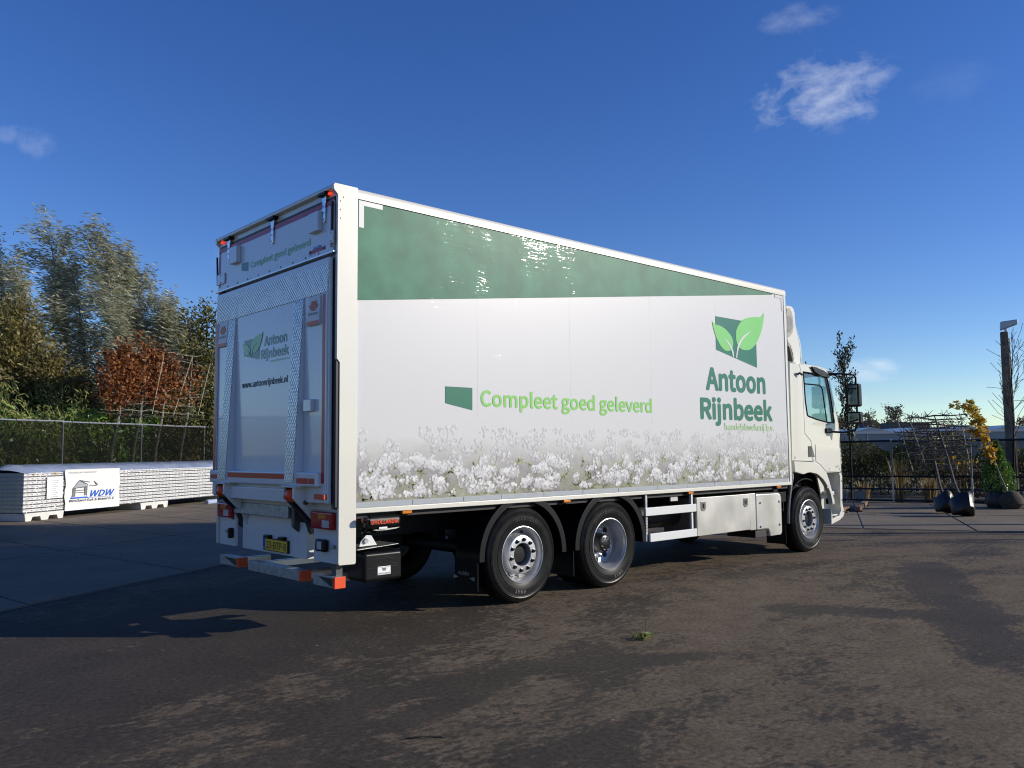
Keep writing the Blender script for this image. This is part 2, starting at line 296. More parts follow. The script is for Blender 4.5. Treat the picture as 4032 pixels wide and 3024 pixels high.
def make_asphalt():
    m, n, l, b, tc, noise, mapping, ramp, math_, mix, bump = nodes_of('asphalt', 0.7)
    # damp dark film, worn off in ragged dry patches; curved wheel tracks stay dark
    v1 = mapping(R(42), (0.30, 0.62, 1))
    big = noise(1.0, 4, 0.55, v1, 0.7)
    mid = noise(2.6, 6, 0.65, mapping(R(42), (0.9, 1.4, 1)))
    fine = noise(11, 6, 0.70, mapping(R(42), (0.85, 1.6, 1)))
    grain = noise(26, 4, 0.72)
    tr = n.new('ShaderNodeTexWave'); tr.wave_type = 'RINGS'; tr.rings_direction = 'Z'; tr.inputs['Scale'].default_value = 0.20
    tr.inputs['Distortion'].default_value = 1.6; tr.inputs['Detail'].default_value = 1.5; tr.inputs['Detail Scale'].default_value = 0.5
    l.new(mapping(0, (1, 1, 1), (-5.5, 7.5, 0)), tr.inputs['Vector'])
    s = math_('ADD', math_('MULTIPLY', big, 0.60), math_('MULTIPLY', mid, 0.50))
    s = math_('ADD', s, math_('MULTIPLY', fine, 0.80))
    s = math_('SUBTRACT', s, math_('MULTIPLY', math_('POWER', tr.outputs['Fac'], 3.0), 0.08))
    # damp wheel tracks crossing the yard: strips along straight runs, edges broken by the noise
    for (ax, ay, bx, by, wd, amt) in ((8.4, -1.6, 2.9, -4.4, 0.42, 0.26), (3.7, -1.6, 5.1, -4.2, 0.34, 0.22), (-0.9, -2.3, 0.6, -1.85, 0.20, 0.22), (0.5, -1.9, 1.9, -2.75, 0.22, 0.20), (-1.3, -1.8, 0.0, -1.85, 0.2, 0.2), (-2.2, -3.4, 1.2, -3.3, 0.25, 0.12)):
        dx, dy = bx - ax, by - ay; L = math.hypot(dx, dy); dx, dy = dx / L, dy / L
        dn = n.new('ShaderNodeVectorMath'); dn.operation = 'DOT_PRODUCT'; l.new(tc.outputs['Object'], dn.inputs[0]); dn.inputs[1].default_value = (-dy, dx, 0)
        dt = n.new('ShaderNodeVectorMath'); dt.operation = 'DOT_PRODUCT'; l.new(tc.outputs['Object'], dt.inputs[0]); dt.inputs[1].default_value = (dx, dy, 0)
        off = math_('ABSOLUTE', math_('SUBTRACT', dn.outputs['Value'], -dy * ax + dx * ay)); mid_t = dx * ax + dy * ay + L / 2
        al = math_('SUBTRACT', 1.0, math_('POWER', math_('DIVIDE', math_('ABSOLUTE', math_('SUBTRACT', dt.outputs['Value'], mid_t)), L / 2 + 0.2), 4.0), True)
        ac = math_('SUBTRACT', 1.0, math_('POWER', math_('DIVIDE', off, wd), 2.0), True)
        s = math_('SUBTRACT', s, math_('MULTIPLY', math_('MULTIPLY', al, ac), amt))
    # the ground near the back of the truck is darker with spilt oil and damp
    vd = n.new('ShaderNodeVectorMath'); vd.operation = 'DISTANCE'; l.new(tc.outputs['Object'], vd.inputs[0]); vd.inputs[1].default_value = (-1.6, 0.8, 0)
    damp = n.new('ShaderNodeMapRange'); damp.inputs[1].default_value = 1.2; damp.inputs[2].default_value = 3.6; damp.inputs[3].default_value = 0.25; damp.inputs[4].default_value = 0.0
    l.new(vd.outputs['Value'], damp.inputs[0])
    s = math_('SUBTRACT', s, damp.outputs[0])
    dry = ramp(s, [(0.83, (0, 0, 0)), (0.92, (1, 1, 1))])
    base = ramp(noise(1.4, 5, 0.6), [(0.35, (0.048, 0.039, 0.029)), (0.7, (0.068, 0.055, 0.040))])
    pale = ramp(noise(3.3, 5, 0.6), [(0.35, (0.110, 0.083, 0.055)), (0.65, (0.150, 0.115, 0.077))])
    c = mix(dry, base, pale)
    g = ramp(grain, [(0.3, (0.45, 0.45, 0.45)), (0.7, (1.55, 1.55, 1.55))])
    c = mix(0.85, c, mix(1.0, c, g, 'MULTIPLY'))
    # pale grit stones
    vo = n.new('ShaderNodeTexVoronoi'); vo.inputs['Scale'].default_value = 14; l.new(tc.outputs['Object'], vo.inputs['Vector'])
    spk = math_('LESS_THAN', vo.outputs['Distance'], 0.055)
    keep = math_('MULTIPLY', spk, math_('GREATER_THAN', noise(9, 2), 0.58))
    c = mix(math_('MULTIPLY', keep, 0.6), c, (0.32, 0.28, 0.22))
    l.new(c, b.inputs['Base Color'])
    rr = n.new('ShaderNodeMapRange'); rr.inputs[3].default_value = 0.78; rr.inputs[4].default_value = 0.95
    l.new(dry, rr.inputs[0]); l.new(rr.outputs[0], b.inputs['Roughness'])
    b.inputs['Specular IOR Level'].default_value = 0.18
    bump(math_('ADD', grain, math_('MULTIPLY', fine, 0.6)), 0.5, 0.006)
make_asphalt()
def make_concrete():
    m, n, l, b, tc, noise, mapping, ramp, math_, mix, bump = nodes_of('concrete', 0.85)
    c = ramp(noise(0.7, 7, 0.6), [(0.3, (0.128, 0.098, 0.063)), (0.7, (0.205, 0.160, 0.105))])
    c = mix(ramp(noise(2.7, 6, 0.65, None, 0.6), [(0.56, (0, 0, 0)), (0.75, (0.7, 0.7, 0.7))]), c, (0.065, 0.060, 0.052))
    c = mix(0.5, c, mix(1.0, c, ramp(noise(120, 3, 0.7), [(0.3, (0.7, 0.7, 0.7)), (0.7, (1.2, 1.2, 1.2))]), 'MULTIPLY'))
    l.new(c, b.inputs['Base Color']); bump(noise(60, 4), 0.25, 0.006)
make_concrete()
def make_flower_back():
    m, n, l, b, tc, noise, mapping, ramp, math_, mix, bump = nodes_of('print_meadow', 0.35)
    b.inputs['Specular IOR Level'].default_value = 0.3; b.inputs['Coat Weight'].default_value = 0.25; b.inputs['Coat Roughness'].default_value = 0.04
    c = ramp(noise(3.2, 6, 0.6), [(0.32, (0.12, 0.105, 0.13)), (0.45, (0.23, 0.215, 0.20)), (0.58, (0.28, 0.29, 0.20)), (0.72, (0.40, 0.39, 0.37))])
    c = mix(0.6, c, mix(1.0, c, ramp(noise(28, 4, 0.7), [(0.3, (0.72, 0.72, 0.72)), (0.7, (1.22, 1.22, 1.22))]), 'MULTIPLY'))
    sx = n.new('ShaderNodeSeparateXYZ'); l.new(tc.outputs['Object'], sx.inputs[0])
    z = math_('ADD', sx.outputs['Z'], math_('MULTIPLY', math_('SUBTRACT', noise(4.0, 5), 0.5), 0.35))
    fd = n.new('ShaderNodeMapRange'); fd.inputs[1].default_value = 1.30; fd.inputs[2].default_value = 1.74; fd.inputs[3].default_value = 0.05; fd.inputs[4].default_value = 1.0
    l.new(z, fd.inputs[0])
    l.new(mix(fd.outputs[0], c, (0.555, 0.555, 0.565)), b.inputs['Base Color']); film_ripples(m)
make_flower_back()
M = MATS

# ------------------------------------------------------------------ mesh helpers
def children(o): return [x for x in bpy.data.objects if x.parent == o]
def tag(o, label=None, cat=None, group=None, kind=None):
    if label: o['label'] = label
    if cat: o['category'] = cat
    if group: o['group'] = group
    if kind: o['kind'] = kind
    return o
def empty(name, loc=(0, 0, 0), rz=0.0, label=None, cat=None, group=None):
    o = bpy.data.objects.new(name, None); col.objects.link(o); o.location = loc; o.rotation_euler = (0, 0, rz); o.empty_display_size = 0.2
    return tag(o, label, cat, group)
def copy_tree(o, parent=None):
    c = o.copy(); col.objects.link(c); c.parent = parent
    for ch in o.children: copy_tree(ch, c)
    return c

class MB:
    def __init__(s): s.v = []; s.f = []
    def add(s, vs, fs):
        k = len(s.v); s.v.extend([tuple(v) for v in vs]); s.f.extend([tuple(i + k for i in f) for f in fs]); return s
    def box(s, x0, x1, y0, y1, z0, z1):
        x0, x1 = min(x0, x1), max(x0, x1); y0, y1 = min(y0, y1), max(y0, y1); z0, z1 = min(z0, z1), max(z0, z1)
        return s.add([(x0, y0, z0), (x1, y0, z0), (x1, y1, z0), (x0, y1, z0), (x0, y0, z1), (x1, y0, z1), (x1, y1, z1), (x0, y1, z1)],
                     [(0, 3, 2, 1), (4, 5, 6, 7), (0, 1, 5, 4), (1, 2, 6, 5), (2, 3, 7, 6), (3, 0, 4, 7)])
    def hexa(s, b, t):   # eight corners: bottom four, top four (counter-clockwise)
        return s.add(list(b) + list(t), [(0, 3, 2, 1), (4, 5, 6, 7), (0, 1, 5, 4), (1, 2, 6, 5), (2, 3, 7, 6), (3, 0, 4, 7)])
    def plate(s, outer, holes=(), axis='y', a=0.0, b=0.05):
        """polygon (with holes) in two coordinates, extruded from a to b along axis"""
        def p3(p, t): return {'y': (p[0], t, p[1]), 'x': (t, p[0], p[1]), 'z': (p[0], p[1], t)}[axis]
        loops = [list(outer)] + [list(h) for h in holes]
        tris = tessellate_polygon([[Vector((q[0], q[1], 0)) for q in lp] for lp in loops])
        flat = [q for lp in loops for q in lp]; n = len(flat); k = len(s.v)
        s.v.extend([p3(q, a) for q in flat]); s.v.extend([p3(q, b) for q in flat])
        for t in tris: s.f.append((k + t[0], k + t[1], k + t[2])); s.f.append((k + n + t[2], k + n + t[1], k + n + t[0]))
        o = 0
        for lp in loops:
            m = len(lp)
            for i in range(m):
                j = (i + 1) % m; s.f.append((k + o + i, k + o + j, k + n + o + j, k + n + o + i))
            o += m
        return s
    def tube(s, pts, r, n=8, cap=True):
        pts = [Vector(p) for p in pts]; rs = r if isinstance(r, (list, tuple)) else [r] * len(pts)
        k = len(s.v); prev = None
        for i, p in enumerate(pts):
            d = (pts[min(i + 1, len(pts) - 1)] - pts[max(i - 1, 0)])
            d = d.normalized() if d.length > 1e-9 else Vector((0, 0, 1))
            if prev is None:
                a = d.cross(Vector((0, 0, 1)) if abs(d.z) < 0.9 else Vector((1, 0, 0))).normalized()
            else:
                a = (prev - d * prev.dot(d)); a = a.normalized() if a.length > 1e-6 else d.orthogonal().normalized()
            prev = a; b = d.cross(a)
            for j in range(n):
                t = 2 * math.pi * j / n; s.v.append(tuple(p + (a * math.cos(t) + b * math.sin(t)) * rs[i]))
        for i in range(len(pts) - 1):
            for j in range(n):
                q = (j + 1) % n; s.f.append((k + i * n + j, k + i * n + q, k + (i + 1) * n + q, k + (i + 1) * n + j))
        if cap:
            s.f.append(tuple(k + j for j in reversed(range(n)))); s.f.append(tuple(k + (len(pts) - 1) * n + j for j in range(n)))
        return s
    def lathe(s, prof, n=48, axis='y', c=(0, 0, 0), closed=False):
        """profile of (radius, along-axis) pairs"""
        k = len(s.v); m = len(prof)
        for j in range(n):
            t = 2 * math.pi * j / n; ca, sa = math.cos(t), math.sin(t)
            for r, h in prof:
                s.v.append({'y': (c[0] + r * ca, c[1] + h, c[2] + r * sa), 'z': (c[0] + r * ca, c[1] + r * sa, c[2] + h), 'x': (c[0] + h, c[1] + r * ca, c[2] + r * sa)}[axis])
        for j in range(n):
            q = (j + 1) % n
            for i in range(m if closed else m - 1):
                i2 = (i + 1) % m
                s.f.append((k + j * m + i, k + j * m + i2, k + q * m + i2, k + q * m + i))
        return s
    def build(s, name, m, parent=None, smooth=False, bevel=0.0, seg=2, fix=True):
        me = bpy.data.meshes.new(name); me.from_pydata(s.v, [], s.f); me.update()
        if fix:
            bm = bmesh.new(); bm.from_mesh(me); bmesh.ops.remove_doubles(bm, verts=bm.verts, dist=1e-5)
            bmesh.ops.recalc_face_normals(bm, faces=bm.faces); bm.to_mesh(me); bm.free()
        o = bpy.data.objects.new(name, me); col.objects.link(o); me.materials.append(M[m] if isinstance(m, str) else m)
        if parent is not None: o.parent = parent
        if smooth or bevel:
            me.polygons.foreach_set('use_smooth', [True] * len(me.polygons))
            me.set_sharp_from_angle(angle=R(38))
        if bevel:
            md = o.modifiers.new('bevel', 'BEVEL'); md.width = bevel; md.segments = seg; md.limit_method = 'ANGLE'; md.angle_limit = R(35); md.harden_normals = True
        return o

def quad_mesh(name, verts, tints, m, parent=None, nper=4):
    """verts (n*nper,3): one n-gon per leaf, with a per-leaf tint"""
    me = bpy.data.meshes.new(name); n = len(verts) // nper
    me.vertices.add(len(verts)); me.vertices.foreach_set('co', np.asarray(verts, np.float32).ravel())
    me.loops.add(n * nper); me.loops.foreach_set('vertex_index', np.arange(n * nper, dtype=np.int32))
    me.polygons.add(n); me.polygons.foreach_set('loop_start', np.arange(0, n * nper, nper, dtype=np.int32))
    try: me.polygons.foreach_set('loop_total', np.full(n, nper, np.int32))
    except Exception: pass
    me.update(calc_edges=True)
    a = me.attributes.new('tint', 'FLOAT', 'POINT'); a.data.foreach_set('value', np.repeat(np.asarray(tints, np.float32), nper))
    me.materials.append(M[m]); o = bpy.data.objects.new(name, me); col.objects.link(o)
    if parent is not None: o.parent = parent
    return o

def leaves(name, pos, axis, length, width, tint, m, parent, droop=0.0, jit=0.6):
    """rhombic leaves at pos with long axis near 'axis'"""
    n = len(pos); ax = np.asarray(axis, float)
    if ax.ndim == 1: ax = np.tile(ax, (n, 1))
    ax = ax + rng.normal(0, jit, (n, 3)); ax[:, 2] -= droop; ax /= np.linalg.norm(ax, axis=1)[:, None] + 1e-9
    rd = rng.normal(0, 1, (n, 3)); sd_ = np.cross(ax, rd); sd_ /= np.linalg.norm(sd_, axis=1)[:, None] + 1e-9
    L = length * rng.uniform(0.7, 1.3, n)[:, None]; W = width * rng.uniform(0.7, 1.3, n)[:, None]
    a = pos - ax * L * 0.5; b = pos + sd_ * W * 0.5 - ax * L * 0.06; c = pos + ax * L * 0.5; d = pos - sd_ * W * 0.5 - ax * L * 0.06
    v = np.stack([a, b, c, d], 1).reshape(-1, 3)
    return quad_mesh(name, v, tint, m, parent)

FONT, BOLD = None, 1.25
try:
    import os
    FONT = bpy.data.fonts.load(os.path.join(bpy.utils.system_resource('DATAFILES'), 'fonts', 'Noto Sans CJK Regular.woff2'))
except Exception: FONT = None
def text(s, name, m, parent, origin, xdir, zdir, width, height, bold=0.0, shear=0.0, off=0.0, res=None):
    """flat lettering in one layer: origin = left end of the baseline, width = full run, height = tallest letter above the baseline.
    The glyphs are sampled on a fine grid, thickened by 'bold' (in letter heights) and outlined again by marching squares."""
    cu = bpy.data.curves.new('t', 'FONT'); cu.body = s; cu.size = 1; cu.shear = shear; cu.resolution_u = 4
    if FONT: cu.font = FONT
    o = bpy.data.objects.new('t', cu); col.objects.link(o)
    dg = bpy.context.evaluated_depsgraph_get(); dg.update()
    me = bpy.data.meshes.new_from_object(o.evaluated_get(dg)); bpy.data.objects.remove(o); bpy.data.curves.remove(cu)
    co = np.zeros(len(me.vertices) * 3); me.vertices.foreach_get('co', co); co = co.reshape(-1, 3)
    me.calc_loop_triangles(); tri = np.array([t.vertices for t in me.loop_triangles]); bpy.data.meshes.remove(me)
    x0, x1, y1, y0 = co[:, 0].min(), co[:, 0].max(), co[:, 1].max(), co[:, 1].min()
    bw = bold * height * BOLD
    P = np.stack([(co[:, 0] - x0) * (width - 2 * bw) / (x1 - x0) + bw, co[:, 1] * (height - bw) / y1], 1)
    n = res or (44 if height > 0.15 else 30); c = height / n; pad = bw + 3 * c
    ox, oy = -pad, P[:, 1].min() - pad; nx = int((width + 2 * pad) / c) + 2; ny = int((P[:, 1].max() - oy + pad) / c) + 2
    SS = 2; g = np.zeros((ny * SS, nx * SS), bool); cs = c / SS
    for t in tri:
        a, b, d = P[t]; lo = np.minimum(np.minimum(a, b), d); hi = np.maximum(np.maximum(a, b), d)
        i0, i1 = int((lo[0] - ox) / cs), int((hi[0] - ox) / cs) + 2; j0, j1 = int((lo[1] - oy) / cs), int((hi[1] - oy) / cs) + 2
        X, Yg = np.meshgrid(ox + (np.arange(i0, i1)) * cs, oy + np.arange(j0, j1) * cs)
        e = lambda p, q: (q[0] - p[0]) * (Yg - p[1]) - (q[1] - p[1]) * (X - p[0])
        e1, e2, e3 = e(a, b), e(b, d), e(d, a)
        ins = ((e1 >= 0) & (e2 >= 0) & (e3 >= 0)) | ((e1 <= 0) & (e2 <= 0) & (e3 <= 0))
        g[j0:j1, i0:i1] |= ins[:g[j0:j1, i0:i1].shape[0], :g[j0:j1, i0:i1].shape[1]]
    k = int(round(bw / cs)); h = g.copy()
    for dy in range(-k, k + 1):
        for dx in range(-k, k + 1):
            if (dx or dy) and dx * dx + dy * dy <= k * k + 0.5: h |= np.roll(np.roll(g, dy, 0), dx, 1)
    f = h.astype(float); f = (f + np.roll(f, 1, 0) + np.roll(f, -1, 0) + np.roll(f, 1, 1) + np.roll(f, -1, 1)) / 5
    f = f[::SS, ::SS][:ny, :nx]; ins = f > 0.5
    V, F, key = [], [], {}
    Xd, Zd = np.array(Vector(xdir).normalized()), np.array(Vector(zdir).normalized()); O = np.array(origin)
    def vert(kk, x, y):
        if kk not in key: key[kk] = len(V); V.append(tuple(O + Xd * (ox + x * c) + Zd * (oy + y * c)))
        return key[kk]
    act = ins[:-1, :-1] | ins[1:, :-1] | ins[:-1, 1:] | ins[1:, 1:]
    for jj, ii in zip(*np.nonzero(act)):
        poly = []; cn = ((ii, jj), (ii + 1, jj), (ii + 1, jj + 1), (ii, jj + 1))
        for q in range(4):
            A, B = cn[q], cn[(q + 1) % 4]; va, vb = f[A[1], A[0]], f[B[1], B[0]]
            if va > 0.5: poly.append(vert((A,), A[0], A[1]))
            if (va > 0.5) != (vb > 0.5):
                t = (0.5 - va) / (vb - va); poly.append(vert((min(A, B), max(A, B)), A[0] + (B[0] - A[0]) * t, A[1] + (B[1] - A[1]) * t))
        if len(poly) > 2: F.append(poly)
    me = bpy.data.meshes.new(name); me.from_pydata(V, [], F)
    bm = bmesh.new(); bm.from_mesh(me); bmesh.ops.dissolve_limit(bm, angle_limit=R(1), verts=bm.verts, edges=bm.edges); bmesh.ops.triangulate(bm, faces=bm.faces); bm.to_mesh(me); bm.free()
    me.update(); me.materials.append(M[m])
    r = bpy.data.objects.new(name, me); col.objects.link(r); r.parent = parent
    return r

# ================================================================== SETTING
def sheet(name, pts, z, m):
    mb = MB(); mb.add([(x, y, z) for x, y in pts], [tuple(range(len(pts)))])
    return tag(mb.build(name, m, fix=False), kind='structure')
sheet('ground', [(-700, -700), (900, -700), (900, 900), (-700, 900)], -0.06, 'soil')
asphalt = sheet('asphalt_yard', [(-60, -52), (42, -52), (20.97, 4.15), (12.9, 26.2), (2.84, 20.35), (-60, -17)], 0.0, 'asphalt')

def slab_mesh(P, gap=0.026, top=0.018):
    c = np.mean(np.array(P), 0); q = []
    for p in P:
        d = np.array(p) - c; q.append(tuple(c + d * (1 - gap / max(0.3, np.linalg.norm(d)) * 1.4)))
    mb = MB(); mb.hexa([(x, y, 0.001) for x, y in q], [(x, y, top + random.uniform(-0.003, 0.003)) for x, y in q]); return mb
def apron(name, O, U, V, ur, vr, skip=lambda i, j: False):
    O, U, V = np.array(O), np.array(U), np.array(V)
    cs = [O + U * a + V * b for a, b in ((ur[0], vr[0]), (ur[1], vr[0]), (ur[1], vr[1]), (ur[0], vr[1]))]
    mb = MB(); mb.add([(c[0], c[1], 0.004) for c in cs], [(0, 1, 2, 3)])
    base = tag(mb.build(name, 'slab_side', fix=False), kind='structure')
    for i in range(ur[0], ur[1]):
        for j in range(vr[0], vr[1]):
            if skip(i, j): continue
            P = [O + U * a + V * b for a, b in ((i, j), (i + 1, j), (i + 1, j + 1), (i, j + 1))]
            slab_mesh(P).build('slab', 'concrete', base, bevel=0.006, seg=1)
    return base
apron('concrete_apron', (0.69, 4.93), (2.58 * 0.870, 2.58 * 0.493), (-0.14 * 4.1, 0.99 * 4.1), (-6, 4), (0, 3))
apron('concrete_strip', (12.52, 1.14), (4.15 * 0.893, 4.15 * 0.450), (-0.43 * 1.98, 0.903 * 1.98), (0, 2), (-7, 4))

# ================================================================== TRUCK
T = empty('delivery_truck', (0, 0, 0), 0,
          'cream box truck with green leaf livery, flower print and closed tail lift', 'truck')
W = 2.58
def part(mb, name, m, parent=None, **k): return mb.build(name, m, parent if parent is not None else T, **k)
def pbox(name, m, x0, x1, y0, y1, z0, z1, parent=None, bevel=0.006, **k):
    return MB().box(x0, x1, y0, y1, z0, z1).build(name, m, parent if parent is not None else T, bevel=bevel, **k)
def flat(pts, name, m, parent, plane='y', at=0.0):
    """flat print polygon; plane y: (x,z) points, plane x: (y,z) points"""
    mb = MB(); tri = tessellate_polygon([[Vector((a, b, 0)) for a, b in pts]])
    mb.add([(a, at, b) if plane == 'y' else (at, a, b) for a, b in pts], tri)
    o = mb.build(name, m, parent)
    return o

# ---- box body
core = part(MB().box(0.03, 7.78, 0.02, W - 0.02, 1.08, 4.015), 'cargo_box', 'cream', bevel=0.01)
xs = [0.2, 1.635, 3.01, 4.48, 5.93, 7.745]
for a, b in zip(xs[:-1], xs[1:]):
    side = pbox('side_panel', 'print_white', a + 0.0003, b - 0.0003, 0.004, 0.03, 1.10, 3.95, bevel=0.0004, seg=1)
pbox('side_panel', 'print_white', 0.2, 7.745, W - 0.03, W - 0.004, 1.10, 3.95, bevel=0.002)
def rail(y, sgn):
    pr = [(0, 3.935), (0, 3.99)]
    for k in range(7):
        t = R(15 * k); pr.append((0.05 - 0.05 * math.cos(t), 3.99 + 0.05 * math.sin(t)))
    pr += [(0.16, 4.043), (0.16, 3.935)]
    mb = MB(); mb.plate([(y + sgn * (a - 0.012), z) for a, z in pr], axis='x', a=0.2, b=7.80)
    return part(mb, 'roof_rail', 'cream', smooth=True)
rail(0.0, 1); rail(W, -1)
part(MB().box(0.15, 7.79, 0.14, W - 0.14, 4.0, 4.035), 'roof', 'cream', bevel=0.01)
lower = pbox('lower_rail', 'cream', 0.195, 7.80, -0.010, 0.05, 1.055, 1.103, bevel=0.008)
pbox('lower_rail', 'cream', 0.195, 7.80, W - 0.05, W + 0.010, 1.055, 1.103, bevel=0.008)
xx = 0.205
for sl in (0.62, 0.62, 0.50, 0.62, 0.62, 0.62, 0.74, 0.62, 0.62, 0.62, 0.62, 0.68):
    e = min(xx + sl, 7.735)
    pbox('reflective_strip', 'reflective_grey', xx, e - 0.006, -0.0015, 0.01, 1.106, 1.152, bevel=0.001, seg=1); xx = e
pbox('front_corner_post', 'cream', 7.738, 7.805, -0.008, 0.05, 1.055, 3.99, bevel=0.01)
pbox('front_corner_post', 'cream', 7.738, 7.805, W - 0.05, W + 0.008, 1.055, 3.99, bevel=0.01)
# ---- printed livery on the right side
livery = side
flat([(0.205, 2.992), (1.6, 3.170), (3.0, 3.349), (4.5, 3.541), (6.0, 3.732), (7.43, 3.915), (7.43, 3.930), (0.205, 3.930)], 'green_band', 'print_green', T, at=0.0010)
flat([(1.219, 2.247), (1.565, 2.247), (1.563, 2.019), (1.218, 2.081)], 'slogan_block', 'logo_green', T, at=0.0008)
text('Compleet goed geleverd', 'slogan_lettering', 'text_light', T, (1.675, 0.0006, 2.068), (1, 0, 0), (0, 0, 1), 2.80, 0.176, bold=0.030)
LQ = [(5.921, 3.434), (6.943, 3.434), (6.943, 2.780), (5.915, 2.968)]
flat(LQ, 'logo_block', 'logo_green', T, at=0.0010)
LR = [(7.181, 3.607), (7.13, 3.562), (7.063, 3.532), (6.95, 3.525), (6.827, 3.510), (6.70, 3.485), (6.606, 3.450), (6.52, 3.395), (6.457, 3.330), (6.42, 3.270), (6.411, 3.210), (6.415, 3.15),
      (6.435, 3.09), (6.487, 3.041), (6.56, 3.016), (6.651, 3.012), (6.745, 3.026), (6.823, 3.054), (6.91, 3.11), (6.978, 3.174), (7.05, 3.265), (7.101, 3.348), (7.14, 3.43), (7.162, 3.504)]
LL = [(5.837, 3.362), (5.87, 3.335), (5.922, 3.316), (6.0, 3.312), (6.066, 3.301), (6.15, 3.275), (6.221, 3.238), (6.28, 3.20), (6.319, 3.157), (6.336, 3.12), (6.338, 3.082), (6.33, 3.045), (6.311, 3.014), (6.265, 2.982), (6.206, 2.970),
      (6.155, 2.968), (6.116, 2.976), (6.06, 3.003), (6.007, 3.045), (5.955, 3.10), (5.913, 3.155), (5.885, 3.21), (5.864, 3.26), (5.848, 3.31)]
SR = [(6.827, 3.316), (6.71, 3.268), (6.616, 3.222), (6.55, 3.18), (6.492, 3.130), (6.455, 3.08), (6.428, 3.023), (6.408, 2.95), (6.396, 2.884), (6.421, 2.879), (6.432, 2.925), (6.448, 2.972), (6.47, 3.02), (6.50, 3.068), (6.54, 3.12), (6.589, 3.168), (6.66, 3.215), (6.738, 3.261)]
SL = [(6.102, 3.138), (6.16, 3.105), (6.211, 3.068), (6.25, 3.035), (6.276, 2.999), (6.30, 2.95), (6.316, 2.898), (6.346, 2.891), (6.342, 2.935), (6.332, 2.977), (6.313, 3.01), (6.289, 3.039), (6.255, 3.07), (6.213, 3.102), (6.16, 3.125)]
flat(LR, 'logo_leaf', 'logo_light', T, at=-0.0015); flat(LL, 'logo_leaf', 'logo_light', T, at=-0.0015)
flat(SR, 'logo_stem', 'print_white', T, at=-0.0035); flat(SL, 'logo_stem', 'print_white', T, at=-0.0035)
text('Antoon', 'name_lettering', 'logo_green', T, (5.654, 0.0006, 2.416), (1, 0, 0), (0, 0, 1), 1.50, 0.300, bold=0.045)
text('Rijnbeek', 'name_lettering', 'logo_green', T, (5.510, 0.0006, 2.019), (1, 0, 0), (0, 0, 1), 1.81, 0.300, bold=0.045)
text('handelskwekerij b.v.', 'name_lettering', 'text_pale', T, (6.067, -0.0012, 1.866), (1, 0, 0), (0, 0, 1), 1.277, 0.095, bold=0.008)
flat([(0.218, 3.930), (0.477, 3.930), (0.477, 3.885), (0.272, 3.885), (0.272, 3.675), (0.218, 3.675)], 'contour_tape', 'reflective_silver', T, at=-0.001)
flat([(7.50, 3.930), (7.735, 3.930), (7.735, 3.70), (7.685, 3.70), (7.685, 3.885), (7.50, 3.885)], 'contour_tape', 'reflective_silver', T, at=-0.001)
# flower-meadow print: backing, leaf tufts and small star flowers
MEA = MB()
nx = 60
for i in range(nx):
    a, b = 0.205 + 7.53 * i / nx, 0.205 + 7.53 * (i + 1) / nx
    MEA.add([(a, 0.0024, 1.154), (b, 0.0024, 1.154), (b, 0.0024, 1.93), (a, 0.0024, 1.93)], [(0, 1, 2, 3)])
meadow = MEA.build('meadow_print', 'print_meadow', T)
def print_flowers():
    vs, ts, lv, lt = [], [], [], []
    for k in range(330):        # leaf tufts
        x, z = rng.uniform(0.25, 7.7), 1.17 + 0.34 * rng.random() ** 1.3
        if rng.random() < 0.35: continue
        for q in range(int(rng.integers(6, 13))):
            a = rng.uniform(0, 2 * math.pi); L = rng.uniform(0.03, 0.075); w = 0.0055
            dx, dz = math.cos(a), math.sin(a)
            z1 = min(max(z + dz * L, 1.156), 1.8)
            lv += [(x, 0.0014, z), (x + dx * L * .5 - dz * w, 0.0014, (z + z1) / 2 + dx * w), (x + dx * L, 0.0014, z1), (x + dx * L * .5 + dz * w, 0.0014, (z + z1) / 2 - dx * w)]
            lt.append(min(1, max(0, rng.uniform(0, .6) + (z - 1.2) * 0.7)))
    pts = []
    for k in range(350):
        x, z = rng.uniform(0.2, 7.74), 1.16 + 0.66 * rng.random()
        n = int(rng.integers(22, 58) * (1.0 if z < 1.6 else 0.6))
        rx, rz = rng.uniform(0.05, 0.11), rng.uniform(0.04, 0.085)
        for q in range(n):
            r_, t_ = math.sqrt(rng.random()), rng.uniform(0, 6.283)
            pts.append((x + rx * r_ * math.cos(t_), z + rz * r_ * math.sin(t_), r_ * math.sin(t_)))
    for (x, z, h) in pts:
        s = rng.uniform(0.012, 0.021)
        if not (0.235 < x < 7.705 and 1.182 < z < 1.86): continue
        fade = max(0.0, min(1.0, (z - 1.35) / 0.45))
        if rng.random() < fade * 0.55: continue
        t0 = rng.uniform(0, 1.25); tint = min(1, max(0, 0.58 + 0.42 * h + rng.normal(0, 0.20)))
        tint = tint * (1 - fade) + (0.72 + 0.1 * rng.normal()) * fade
        y = 0.0004 - rng.random() * 0.0008
        for q in range(5):
            a = t0 + q * 1.2566; dx, dz = math.cos(a), math.sin(a); w = s * 0.30
            vs += [(x, y, z), (x + dx * s * .6 - dz * w, y, z + dz * s * .6 + dx * w), (x + dx * s, y, z + dz * s), (x + dx * s * .6 + dz * w, y, z + dz * s * .6 - dx * w)]
            ts.append(min(1, max(0, tint)))
    tag(quad_mesh('printed_leaves', np.array(lv), lt, 'print_leaf', T), kind='stuff')
    tag(quad_mesh('printed_flowers', np.array(vs), ts, 'print_flower', T), kind='stuff')
print_flowers()

